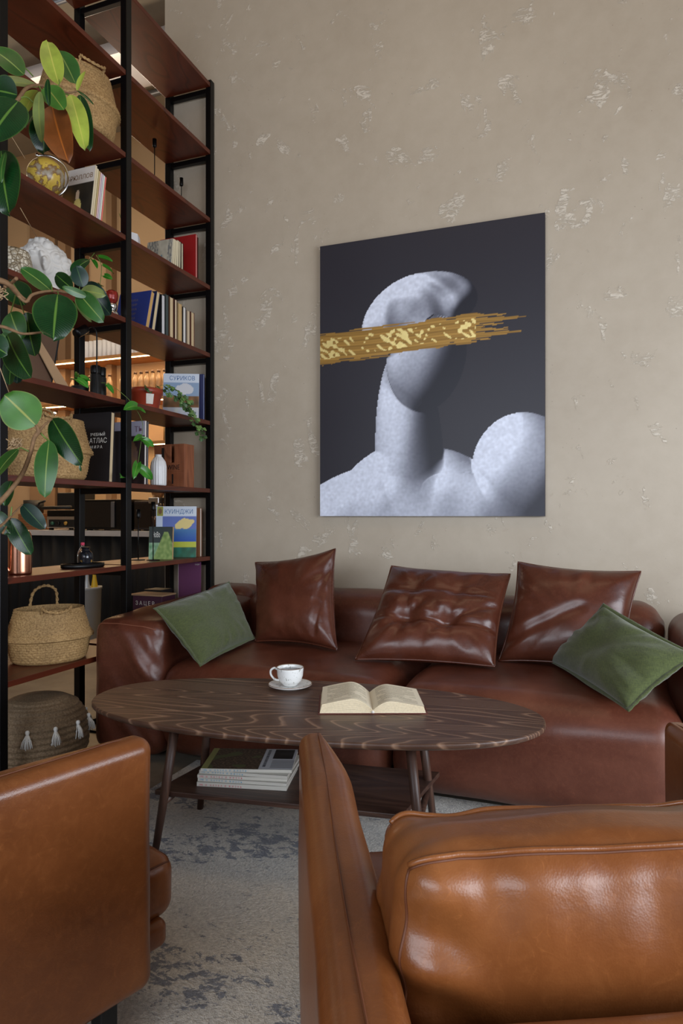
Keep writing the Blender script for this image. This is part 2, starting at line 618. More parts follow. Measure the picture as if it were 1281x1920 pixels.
def tube(pts, rad, seg=8, cap=True):
    pts = [Vector(p) for p in pts]
    n = len(pts)
    rs = rad if isinstance(rad, (list, tuple)) else [rad] * n
    v, f = [], []
    up = None
    for i, p in enumerate(pts):
        d = (pts[min(i + 1, n - 1)] - pts[max(i - 1, 0)])
        d = d.normalized() if d.length > 1e-9 else Vector((0, 0, 1))
        if up is None:
            up = Vector((0, 0, 1)) if abs(d.z) < 0.9 else Vector((1, 0, 0))
        a = d.cross(up)
        if a.length < 1e-6:
            a = d.cross(Vector((0, 1, 0.3)))
        a.normalize()
        up = a.cross(d).normalized()
        for k in range(seg):
            t = 2 * math.pi * k / seg
            v.append(tuple(p + (a * math.cos(t) + up * math.sin(t)) * rs[i]))
    for i in range(n - 1):
        for k in range(seg):
            k2 = (k + 1) % seg
            f.append((i * seg + k, i * seg + k2, (i + 1) * seg + k2, (i + 1) * seg + k))
    if cap:
        f.append(tuple(range(seg - 1, -1, -1)))
        f.append(tuple((n - 1) * seg + k for k in range(seg)))
    return v, f


def smooth_path(pts, n=8):
    P = [Vector(p) for p in pts]
    out = []
    for i in range(len(P) - 1):
        p0 = P[max(i - 1, 0)]
        p1, p2 = P[i], P[i + 1]
        p3 = P[min(i + 2, len(P) - 1)]
        for k in range(n):
            t = k / n
            out.append(0.5 * ((2 * p1) + (p2 - p0) * t + (2 * p0 - 5 * p1 + 4 * p2 - p3) * t * t + (-p0 + 3 * p1 - 3 * p2 + p3) * t ** 3))
    out.append(P[-1])
    return out


def lathe(prof, seg=32, sx=1, sy=1, fn=None, close=True):
    v, f, uv = [], [], []
    n = len(prof)
    for i, (r, z) in enumerate(prof):
        for k in range(seg):
            a = 2 * math.pi * k / seg
            rr = r + (fn(a, i, r, z) if fn else 0)
            v.append((rr * math.cos(a) * sx, rr * math.sin(a) * sy, z))
            uv.append((k / seg, i / max(1, n - 1)))
    for i in range(n - 1):
        for k in range(seg):
            k2 = (k + 1) % seg
            f.append((i * seg + k, i * seg + k2, (i + 1) * seg + k2, (i + 1) * seg + k))
    if close:
        if prof[0][0] > 1e-4:
            f.append(tuple(range(seg - 1, -1, -1)))
        if prof[-1][0] > 1e-4:
            f.append(tuple((n - 1) * seg + k for k in range(seg)))
    return v, f


def resample(prof, n):
    L = [0]
    for a, b in zip(prof, prof[1:]):
        L.append(L[-1] + math.hypot(b[0] - a[0], b[1] - a[1]))
    out = []
    for k in range(n + 1):
        d = L[-1] * k / n
        i = 0
        while i < len(L) - 2 and L[i + 1] < d:
            i += 1
        t = (d - L[i]) / max(1e-9, L[i + 1] - L[i])
        out.append((prof[i][0] + (prof[i + 1][0] - prof[i][0]) * t, prof[i][1] + (prof[i + 1][1] - prof[i][1]) * t))
    return out


def rbox(sx, sy, sz, r, n=(6, 6, 6), k=4, disp=None):
    """A box with round edges, as a surface grid that disp(p, normal) can push about."""
    ax = []
    for s, m in zip((sx, sy, sz), n):
        h = s / 2
        i = h - r
        c = [-(i + r * math.tan(R(45) * (1 - j / k))) for j in range(k)]
        c += [-i + 2 * i * j / m for j in range(m + 1)]
        c += [i + r * math.tan(R(45) * ((j + 1) / k)) for j in range(k)]
        ax.append(c)
    nx, ny, nz = (len(a) for a in ax)
    keys, v, f = {}, [], []
    inn = (sx / 2 - r, sy / 2 - r, sz / 2 - r)

    def vid(i, j, l):
        q = (i, j, l)
        if q not in keys:
            p = Vector((ax[0][i], ax[1][j], ax[2][l]))
            c = Vector([max(-inn[d], min(inn[d], p[d])) for d in range(3)])
            d = (p - c)
            d = d.normalized() if d.length > 1e-9 else Vector((0, 0, 1))
            p = c + d * r
            if disp:
                p = disp(p, d)
            keys[q] = len(v)
            v.append(tuple(p))
        return keys[q]
    for i in range(nx - 1):
        for j in range(ny - 1):
            f.append((vid(i, j, 0), vid(i, j + 1, 0), vid(i + 1, j + 1, 0), vid(i + 1, j, 0)))
            f.append((vid(i, j, nz - 1), vid(i + 1, j, nz - 1), vid(i + 1, j + 1, nz - 1), vid(i, j + 1, nz - 1)))
    for i in range(nx - 1):
        for l in range(nz - 1):
            f.append((vid(i, 0, l), vid(i + 1, 0, l), vid(i + 1, 0, l + 1), vid(i, 0, l + 1)))
            f.append((vid(i, ny - 1, l), vid(i, ny - 1, l + 1), vid(i + 1, ny - 1, l + 1), vid(i + 1, ny - 1, l)))
    for j in range(ny - 1):
        for l in range(nz - 1):
            f.append((vid(0, j, l), vid(0, j, l + 1), vid(0, j + 1, l + 1), vid(0, j + 1, l)))
            f.append((vid(nx - 1, j, l), vid(nx - 1, j + 1, l), vid(nx - 1, j + 1, l + 1), vid(nx - 1, j, l + 1)))

    def edge(i=None, j=None, l=None):
        R_ = []
        N3 = (nx, ny, nz)
        fx = [None if q is None else (0 if q < 0 else N3[d] - 1) for d, q in enumerate((i, j, l))]
        d = fx.index(None)
        for a in range(N3[d]):
            q = list(fx)
            q[d] = a
            R_.append(Vector(v[keys[tuple(q)]]))
        return R_
    return v, f, edge


def wr(p, s=1.0, seed=0.0):
    return noise.noise(Vector((p[0] * s + seed, p[1] * s - seed, p[2] * s + 2 * seed)))


def empty(name, loc=(0, 0, 0), rz=0.0):
    o = bpy.data.objects.new(name, None)
    o.empty_display_size = 0.05
    o.location = loc
    o.rotation_euler = (0, 0, rz)
    COL.objects.link(o)
    return o


def tag(o, label=None, cat=None, group=None, kind=None):
    if label:
        o['label'] = label
    if cat:
        o['category'] = cat
    if group:
        o['group'] = group
    if kind:
        o['kind'] = kind
    return o


def thing(name, label, cat, loc=(0, 0, 0), rz=0.0, group=None):
    return tag(empty(name, loc, rz), label, cat, group)


def dup(root, loc, rz, label=None, group=None):
    r = root.copy()
    COL.objects.link(r)
    r.location = loc
    r.rotation_euler = (0, 0, rz)
    if label:
        r['label'] = label
    if group:
        r['group'] = group
    for ch in list(root.children):
        c = ch.copy()
        COL.objects.link(c)
        c.parent = r
        for g in ch.children:
            d = g.copy()
            COL.objects.link(d)
            d.parent = c
    return r


def struct(name, mb, m, **k):
    o = mb.build(name, m, **k)
    o['kind'] = 'structure'
    return o


def art_panel(name, o0, ex, ey, nx, ny, fn, m, parent=None, off=None):
    """A printed surface: a grid from o0 along ex, ey with a colour at every vertex."""
    o0, ex, ey = Vector(o0), Vector(ex), Vector(ey)
    V, F, C = [], [], []
    for j in range(ny + 1):
        for i in range(nx + 1):
            u, v = i / nx, j / ny
            p = o0 + ex * u + ey * v
            if off:
                p = p + off(u, v)
            V.append(p)
            c = fn(u, v)
            C += [*lin(c[:3]), c[3] if len(c) > 3 else 1.0]
    for j in range(ny):
        for i in range(nx):
            a = j * (nx + 1) + i
            F.append((a, a + 1, a + nx + 2, a + nx + 1))
    o = link(name, V, F, m, parent, True)
    at = o.data.color_attributes.new('paint', 'FLOAT_COLOR', 'POINT')
    at.data.foreach_set('color', C)
    return o


def lettering(s, size, mtx, m, parent, name='lettering', extrude=0.0004, align='LEFT', spacing=1.0, sx=1.0):
    cu = bpy.data.curves.new('t', 'FONT')
    cu.body = s
    cu.size = size
    cu.extrude = extrude
    cu.align_x = align
    cu.space_character = spacing
    cu.resolution_u = 2
    to = bpy.data.objects.new('t', cu)
    COL.objects.link(to)
    dg = bpy.context.evaluated_depsgraph_get()
    me = bpy.data.meshes.new_from_object(to.evaluated_get(dg))
    bpy.data.objects.remove(to)
    me.transform(mtx @ Matrix.Diagonal((sx, 1, 1, 1)))
    me.materials.clear()
    me.materials.append(m)
    me.name = name
    o = bpy.data.objects.new(name, me)
    COL.objects.link(o)
    o.parent = parent
    return o


FACE_NY = Matrix.Rotation(R(90), 4, 'X')      # text facing -Y, reading along +X
RUBBER_LEAVES = [
 (-1.679, 1.773, 2.525, -1.739, 1.783, 2.693, 0.057, 0.396, -0.919, 0.419, 'y'),
 (-1.717, 1.813, 2.672, -1.676, 1.849, 2.57, 0.066, 0.525, -0.871, 0.56, 'm'),
 (-1.669, 1.617, 2.459, -1.719, 1.545, 2.504, 0.077, 0.484, -0.886, 0.546, 'm'),
 (-1.704, 1.71, 2.486, -1.791, 1.593, 2.447, 0.053, -0.048, -1.086, 0.226, 'o'),
 (-1.604, 1.748, 2.458, -1.539, 1.74, 2.261, 0.051, 0.636, -0.829, 0.354, 'y'),
 (-1.627, 1.814, 2.502, -1.596, 1.826, 2.312, 0.043, 0.605, -0.841, -0.021, 'd'),
 (-1.662, 1.726, 2.423, -1.576, 1.705, 2.211, 0.084, 0.281, -0.963, 0.073, 'r'),
 (-1.651, 1.688, 2.46, -1.574, 1.685, 2.367, 0.058, 0.337, -0.942, 0.302, 'g'),
 (-1.746, 1.748, 2.504, -1.79, 1.732, 2.421, 0.061, -0.06, -1.091, 0.052, 'y'),
 (-1.639, 1.649, 2.418, -1.616, 1.637, 2.245, 0.034, 0.139, -1.016, 0.541, 'o'),
 (-1.685, 1.718, 2.393, -1.688, 1.717, 2.265, 0.074, 0.503, -0.879, 0.012, 'd'),
 (-1.606, 1.534, 2.314, -1.647, 1.465, 2.165, 0.105, 0.527, -0.87, -0.003, 'd'),
 (-1.689, 1.609, 2.395, -1.771, 1.579, 2.412, 0.08, 0.392, -0.921, -0.011, 'd'),
 (-1.673, 1.679, 2.386, -1.712, 1.665, 2.326, 0.062, -0.069, -1.094, 0.51, 'd'),
 (-1.585, 1.755, 2.472, -1.56, 1.765, 2.537, 0.018, 0.087, -1.035, 0.051, 'y'),
 (-1.585, 1.755, 2.472, -1.534, 1.774, 2.426, 0.009, 0.666, -0.818, 0.511, 'd'),
 (-1.599, 1.643, 2.445, -1.594, 1.645, 2.359, 0.018, 0.147, -1.013, 0.573, 'd'),
 (-1.695, 1.554, 2.194, -1.638, 1.532, 1.979, 0.091, 0.334, -0.943, 0.374, 'd'),
 (-1.658, 1.536, 2.173, -1.654, 1.516, 2.072, 0.021, 0.083, -1.037, 0.559, 'm'),
 (-1.648, 1.71, 1.807, -1.718, 1.652, 1.872, 0.047, 0.447, -0.9, 0.577, 'm'),
 (-1.585, 1.67, 1.777, -1.568, 1.633, 1.622, 0.106, 0.599, -0.843, 0.109, 'd'),
 (-1.599, 1.75, 1.821, -1.682, 1.762, 1.884, 0.042, 0.2, -0.993, 0.016, 'd'),
 (-1.52, 1.726, 1.78, -1.558, 1.659, 1.794, 0.022, 0.039, -1.053, -0.054, 'm'),
 (-1.554, 1.724, 1.797, -1.456, 1.729, 1.692, 0.052, 0.156, -1.01, 0.322, 'm'),
 (-1.599, 1.814, 1.863, -1.522, 1.843, 1.753, 0.058, -0.068, -1.093, 0.375, 't'),
 (-1.559, 1.744, 1.809, -1.457, 1.739, 1.782, 0.035, 0.183, -0.999, 0.117, 'o'),
 (-1.567, 1.762, 1.828, -1.588, 1.754, 1.898, 0.044, 0.543, -0.864, 0.237, 't'),
 (-1.69, 1.844, 1.917, -1.654, 1.889, 1.974, 0.041, 0.166, -1.006, 0.237, 'd'),
 (-1.59, 1.753, 1.789, -1.54, 1.772, 1.712, 0.021, 0.458, -0.896, -0.06, 'o'),
 (-1.656, 1.782, 1.873, -1.619, 1.796, 1.87, 0.016, 0.66, -0.82, -0.084, 'm'),
 (-1.747, 1.694, 1.768, -1.811, 1.703, 1.861, 0.067, 0.491, -0.884, 0.491, 'd'),
 (-1.749, 1.64, 1.729, -1.717, 1.652, 1.643, 0.072, -0.057, -1.089, 0.451, 'm'),
 (-1.74, 1.697, 1.744, -1.73, 1.722, 1.605, 0.07, 0.204, -0.991, 0.305, 'd'),
 (-1.701, 1.583, 1.638, -1.602, 1.578, 1.496, 0.083, -0.063, -1.092, -0.067, 'd'),
 (-1.698, 1.499, 1.598, -1.636, 1.523, 1.559, 0.067, 0.065, -1.044, 0.569, 'd'),
 (-1.715, 1.621, 1.588, -1.728, 1.616, 1.49, 0.047, 0.077, -1.039, 0.429, 'd'),
 (-1.731, 1.658, 1.594, -1.738, 1.655, 1.502, 0.041, 0.626, -0.833, 0.559, 't'),
 (-1.733, 1.593, 1.649, -1.699, 1.606, 1.607, 0.027, 0.188, -0.998, 0.148, 'm'),
 (-1.596, 1.591, 1.354, -1.653, 1.527, 1.44, 0.098, 0.323, -0.947, 0.443, 'g'),
 (-1.586, 1.648, 1.38, -1.463, 1.641, 1.232, 0.067, 0.011, -1.064, 0.424, 'd'),
 (-1.557, 1.605, 1.307, -1.539, 1.569, 1.132, 0.055, 0.527, -0.87, 0.502, 'm'),
 (-1.606, 1.534, 1.276, -1.652, 1.484, 1.179, 0.054, -0.043, -1.084, 0.562, 'm'),
 (-1.705, 1.603, 1.186, -1.727, 1.595, 1.109, 0.047, -0.002, -1.069, 0.139, 'd'),
 (-1.714, 1.654, 1.113, -1.646, 1.679, 1.034, 0.044, 0.387, -0.923, 0.543, 't'),
 (-1.773, 1.663, 1.068, -1.711, 1.686, 0.95, 0.052, 0.184, -0.999, 0.547, 'd'),
 (-1.755, 1.585, 1.089, -1.708, 1.602, 1.019, 0.043, 0.338, -0.941, 0.119, 'd'),
 (-1.469, 1.638, 1.232, -1.466, 1.64, 1.213, 0.007, 0.167, -1.005, 0.024, 'd'),
]
RUBBER_BRANCHES = [
 [(-1.7023, 1.4442, 1.0107, 0.0109), (-1.6864, 1.5035, 1.0853, 0.0088), (-1.6587, 1.5459, 1.1451, 0.0075), (-1.6338, 1.5766, 1.2061, 0.0068), (-1.6109, 1.5852, 1.268, 0.0061), (-1.6002, 1.5892, 1.3137, 0.0061), (-1.588, 1.5938, 1.3333, 0.0068), (-1.5941, 1.5915, 1.3545, 0.0041)],
 [(-1.6109, 1.5852, 1.2713, 0.0027), (-1.6209, 1.5601, 1.2824, 0.002), (-1.6059, 1.5337, 1.2762, 0.002)],
 [(-1.588, 1.5938, 1.3333, 0.0041), (-1.585, 1.6163, 1.3588, 0.0034), (-1.5861, 1.6479, 1.3795, 0.002)],
 [(-1.5896, 1.6039, 1.3312, 0.0027), (-1.5743, 1.6097, 1.3148, 0.0027), (-1.5575, 1.6053, 1.3072, 0.002)],
 [(-1.7168, 1.4387, 1.8018, 0.0109), (-1.6864, 1.5035, 1.7885, 0.0095), (-1.6587, 1.5459, 1.7798, 0.0088), (-1.6639, 1.5974, 1.7573, 0.0075), (-1.6518, 1.6233, 1.7471, 0.002)],
 [(-1.6693, 1.542, 1.7701, 0.0054), (-1.6593, 1.5564, 1.7832, 0.0048), (-1.6104, 1.532, 1.7853, 0.0054)],
 [(-1.6683, 1.5851, 1.7639, 0.0048), (-1.6485, 1.6032, 1.7407, 0.0048), (-1.6455, 1.6257, 1.7688, 0.0048), (-1.6418, 1.6698, 1.7921, 0.0041), (-1.6201, 1.6993, 1.8005, 0.0041), (-1.5783, 1.7363, 1.8002, 0.0034), (-1.5682, 1.7615, 1.8156, 0.0034)],
 [(-1.7285, 1.4664, 1.6397, 0.0054), (-1.698, 1.5526, 1.6562, 0.0054), (-1.6679, 1.5745, 1.6459, 0.0048), (-1.6531, 1.6015, 1.6415, 0.0041), (-1.617, 1.6577, 1.659, 0.0034)],
 [(-1.6078, 1.6932, 1.7972, 0.002), (-1.5865, 1.6798, 1.7668, 0.0014)],
 [(-1.6763, 1.5927, 1.7639, 0.0027), (-1.7325, 1.6251, 1.7227, 0.0014)],
 [(-1.6701, 1.5951, 1.7589, 0.002), (-1.7151, 1.6637, 1.7249, 0.0014)],
 [(-1.6239, 1.6872, 1.7972, 0.002), (-1.6481, 1.7101, 1.8263, 0.0014)],
 [(-1.7023, 1.4442, 2.1431, 0.0095), (-1.664, 1.5119, 2.234, 0.0082), (-1.6918, 1.5869, 2.3381, 0.0068), (-1.6846, 1.611, 2.3836, 0.0061), (-1.7007, 1.6584, 2.4489, 0.0054), (-1.7042, 1.7104, 2.4894, 0.0048), (-1.6583, 1.7277, 2.4789, 0.0041), (-1.6174, 1.743, 2.4649, 0.0034), (-1.5846, 1.7553, 2.4702, 0.0027)],
 [(-1.7042, 1.7104, 2.4894, 0.0027), (-1.6704, 1.7125, 2.4395, 0.002), (-1.6616, 1.7264, 2.4229, 0.002)],
 [(-1.6583, 1.7277, 2.4789, 0.0027), (-1.6569, 1.7496, 2.5022, 0.002), (-1.6701, 1.7659, 2.5329, 0.002)],
 [(-1.6387, 1.735, 2.4684, 0.002), (-1.6043, 1.7479, 2.4544, 0.002)],
 [(-1.6815, 1.6656, 2.4865, 0.002), (-1.677, 1.6352, 2.4888, 0.002), (-1.6799, 1.6127, 2.4889, 0.002)],
 [(-1.6831, 1.6116, 2.3853, 0.0027), (-1.677, 1.6352, 2.4011, 0.002), (-1.6737, 1.6578, 2.3965, 0.002)],
 [(-1.6763, 1.5927, 2.3629, 0.0034), (-1.6786, 1.5705, 2.3424, 0.0027)],
 [(-1.7023, 1.4442, 1.0107, 0.0068), (-1.7056, 1.5497, 1.0397, 0.0048), (-1.7081, 1.6022, 1.0755, 0.0034), (-1.7056, 1.6459, 1.1129, 0.002)],
 [(-1.7081, 1.6022, 1.0755, 0.0027), (-1.705, 1.6034, 1.1056, 0.002)],
 [(-1.6903, 1.5554, 1.0234, 0.0034), (-1.7569, 1.648, 1.0685, 0.002)],
 [(-1.7023, 1.4442, 1.5846, 0.0068), (-1.7013, 1.498, 1.5976, 0.0034)],
]
# ------------------------------------------------------------------ the room
WY = 3.486                                            # face of the plastered wall
H = 4.98
struct('floor', MB().box(-8, 2.6, -3.2, 5.8, -0.1, 0), M['floor'])
struct('ceiling', MB().box(-8, 2.6, -3.2, 5.8, H, H + 0.1), M['ceiling'])
struct('wall_back', MB().box(-2.47, 2.6, WY, WY + 0.16, 0, H), M['wall'])
struct('wall_far', MB().box(-8, 2.6, 5.6, 5.75, 0, H), M['wall_far'])
struct('wall_left', MB().box(-8.1, -8, -3.2, 5.8, 0, H), M['wall_far'])
# right wall and the wall behind the camera, each round its window
wr_ = MB()
wr_.box(2.5, 2.62, -3.2, -1.0, 0, H).box(2.5, 2.62, 2.2, 5.8, 0, H).box(2.5, 2.62, -1.0, 2.2, 0, 0.5).box(2.5, 2.62, -1.0, 2.2, 3.3, H)
struct('wall_right', wr_, M['wall_far'])
wf = MB()
wf.box(-8, -3.0, -3.02, -2.9, 0, H).box(1.8, 2.6, -3.02, -2.9, 0, H).box(-3.0, 1.8, -3.02, -2.9, 0, 0.5).box(-3.0, 1.8, -3.02, -2.9, 3.3, H)
struct('wall_front', wf, M['wall_far'])
a = MB()
for x in (-3.0, -1.4, 0.2, 1.76):
    a.box(x, x + 0.05, -3.0, -2.94, 0.5, 3.3)
a.box(-3.0, 1.8, -3.0, -2.94, 0.5, 0.55).box(-3.0, 1.8, -3.0, -2.94, 3.25, 3.3)
struct('window_1', a, M['black'])
a = MB()
for y in (-1.0, 0.55, 2.15):
    a.box(2.52, 2.58, y, y + 0.05, 0.5, 3.3)
a.box(2.52, 2.58, -1.0, 2.2, 0.5, 0.55).box(2.52, 2.58, -1.0, 2.2, 3.25, 3.3)
struct('window_2', a, M['black'])
# brown boards standing on the far wall
a = MB()
for x0, x1 in ((-5.62, -5.28), (-5.24, -5.14), (-4.98, -4.90), (-6.6, -6.2), (-4.62, -4.55)):
    a.box(x0, x1, 5.52, 5.6, 0, 4.6)
struct('trim_1', a, M['wall_panel'])

# rug
def rug_surface():
    n = 40
    a = MB()
    a.box(-1.62, 0.95, -0.9, 2.52, 0.0, 0.012)
    return a
rug = rug_surface().build('area_rug', M['rug'], bevel=0.005)
tag(rug, 'pale cream and blue-grey speckled area rug under the coffee table', 'rug')

# ducts and conduits under the ceiling of the bar
v, f = tube([(-7.9, 4.35, 4.62), (-2.6, 4.35, 4.62)], 0.17, 24)
tag(link('air_duct', v, f, M['duct']), 'white round air duct running under the bar ceiling', 'duct')
for y, r, lab in ((3.95, 0.022, 'thin grey conduit under the ceiling nearest the bookshelf'),
                  (4.75, 0.05, 'thick grey pipe under the ceiling just behind the white duct'),
                  (5.1, 0.03, 'slim grey pipe under the ceiling nearest the far wall')):
    v, f = tube([(-7.9, y, H - 0.04 - r), (-2.3, y, H - 0.04 - r)], r, 12)
    o = link('ceiling_pipe', v, f, M['pipe'])
    tag(o, lab, 'pipe', 'pipes under the bar ceiling')
    for x in (-6, -4.4, -3.3):
        MB().box(x, x + 0.03, y - r - 0.01, y + r + 0.01, H - 0.05 - r, H).build('pipe_clip', M['pipe'], o)

# ------------------------------------------------------------------ bookshelf
SX0, SX1 = -2.435, -2.115          # back and front of the unit
SY = (1.953, 2.693, 3.458)         # the three frames
SZ = [0.035, 0.435, 0.835, 1.235, 1.635, 2.035, 2.435, 2.835, 3.235, 3.635]
unit = thing('bookshelf', 'tall open bookshelf of black steel frames and mahogany boards', 'bookshelf', (-2.27, 2.7, 0))
ux, uy = -2.27, 2.7
for y in SY:
    for x in (SX0, SX1 - 0.036):
        MB().box(x - ux, x + 0.036 - ux, y - 0.019 - uy, y + 0.019 - uy, 0, 3.655).build('post', M['black'], unit, bevel=0.002)
for k, z in enumerate(SZ):
    for y in SY:
        MB().box(SX0 + 0.036 - ux, SX1 - 0.036 - ux, y - 0.014 - uy, y + 0.014 - uy, z - 0.052, z - 0.024).build('crossbar', M['black'], unit, bevel=0.002)
    if k == 0:
        continue
    for y0, y1 in zip(SY, SY[1:]):
        MB().box(SX0 + 0.005 - ux, SX1 - 0.004 - ux, y0 + 0.0195 - uy, y1 - 0.0195 - uy, z - 0.024, z).build('shelf', M['shelf'], unit, bevel=0.0015)
for y0, y1 in zip(SY, SY[1:]):
    MB().box(SX0 - ux, SX0 + 0.03 - ux, y0 + 0.02 - uy, y1 - 0.02 - uy, 0.0, 0.03).build('bottom_rail', M['black'], unit, bevel=0.002)

# ------------------------------------------------------------------ sofa
sofa = thing('sofa', 'reddish brown leather sofa with low rolled back against the plaster wall', 'sofa', (-0.78, 2.95, 0), R(-1.0))
SO = (-0.78, 2.95)


def sofa_part(name, x0, x1, y0, y1, z0, z1, r, disp, n=(24, 24, 14), k=5):
    cx, cy, cz = (x0 + x1) / 2 - SO[0], (y0 + y1) / 2 - SO[1], (z0 + z1) / 2
    v, f, e = rbox(x1 - x0, y1 - y0, z1 - z0, r, n, k, disp)
    v = [(p[0] + cx, p[1] + cy, p[2] + cz) for p in v]
    o = link(name, v, f, M['sofa'], sofa)
    return o, (lambda **q: [p + Vector((cx, cy, cz)) for p in e(**q)])


def seam_on(parent, path, m, r=0.003, name='seam'):
    v, f = tube(path, r, 6)
    return link(name, v, f, m, parent)


def d_arm(hx, hy, hz, seed, slope=0.0):
    def g(p, n):
        u, v_, w_ = p.x / hx, p.y / hy, p.z / hz
        b = 0.020 * (1 - u * u) * (1 - w_ * w_) * abs(n.y)
        b += 0.022 * (1 - v_ * v_) * (1 - w_ * w_) * abs(n.x) + 0.018 * (1 - u * u) * (1 - v_ * v_) * abs(n.z)
        b += 0.006 * wr((p.x, p.y, p.z), 7, seed)
        # gathers running off the front seam
        g_ = max(0.0, -n.y) * max(0.0, u + 0.65)
        b += g_ * 0.022 * noise.noise(Vector((p.x * 6 + p.z * 3, 3 + seed, p.z * 12 + p.x * 14)))
        q = p + n * b
        if w_ > -0.2:
            q.z += slope * (v_ * 0.5 + 0.5) * (w_ * 0.5 + 0.5)
        return q
    return g


arm, ea = sofa_part('armrest', -2.095, -1.74, 2.40, 3.44, 0.03, 0.610, 0.055, d_arm(0.177, 0.52, 0.2925, 1.3, 0.045), (20, 26, 30))
seam_on(arm, ea(i=-1, j=-1), M['sofa_seam'], 0.0022)
seam_on(arm, ea(j=-1, l=1), M['sofa_seam'], 0.0025)
arm2, ea2 = sofa_part('armrest', 0.30, 0.66, 2.50, 3.30, 0.03, 0.66, 0.08, d_arm(0.18, 0.40, 0.315, 4.1), (14, 20, 18))
seam_on(arm2, ea2(i=-1, j=-1), M['sofa_seam'], 0.0025)


def d_back(hx, hz, seed):
    def g(p, n):
        u, w_ = p.x / hx, p.z / hz
        b = 0.015 * (1 - w_ * w_) * abs(n.y) - 0.012 * u ** 8
        b += 0.005 * wr((p.x * .6, p.y, p.z), 9, seed)
        b += 0.006 * (abs(u) ** 4) * noise.noise(Vector((p.x * 8, p.y * 26, p.z * 26 + seed)))
        return p + n * b
    return g


for i, (x0, x1) in enumerate(((-1.78, -0.80), (-0.80, 0.30))):
    o, eb = sofa_part('backrest', x0, x1, 3.16 - 0.02 * i, 3.43, 0.25, 0.695, 0.125, d_back((x1 - x0) / 2, 0.22, 3.3 * i), (30, 3, 8), 8)
o, eb = sofa_part('backrest', -2.06, -1.74, 3.18, 3.44, 0.3, 0.69, 0.09, d_back(0.16, 0.2, 9.1), (8, 6, 8), 5)


def d_seat(hx, hy, hz, seed):
    def g(p, n):
        u, v_, w_ = p.x / hx, p.y / hy, p.z / hz
        b = 0.022 * (1 - u ** 4) * (1 - v_ ** 4) * max(0, n.z)
        b += 0.016 * (1 - u * u) * (1 - w_ * w_) * max(0, -n.y)
        b += 0.005 * wr((p.x, p.y, p.z), 5, seed)
        b += 0.005 * (abs(u) ** 3) * noise.noise(Vector((p.x * 6, p.y * 16 + seed, p.z * 9)))
        b += 0.010 * max(0, v_ + 0.2) * max(0, n.z) * noise.noise(Vector((p.x * 7 + p.y * 9, p.y * 3, seed)))
        return p + n * b
    return g


for i, (x0, x1) in enumerate(((-1.765, -0.722), (-0.716, 0.30))):
    o, es = sofa_part('seat_cushion', x0, x1, 2.40, 3.24, 0.035, 0.435, 0.11, d_seat((x1 - x0) / 2, 0.41, 0.2, 5.7 * i), (34, 26, 8), 7)
for x in (-2.0, -0.72, 0.55):
    for y in (2.62, 3.3):
        MB().box(x - 0.03 - SO[0], x + 0.03 - SO[0], y - 0.03 - SO[1], y + 0.03 - SO[1], 0, 0.035).build('foot', M['black'], sofa)


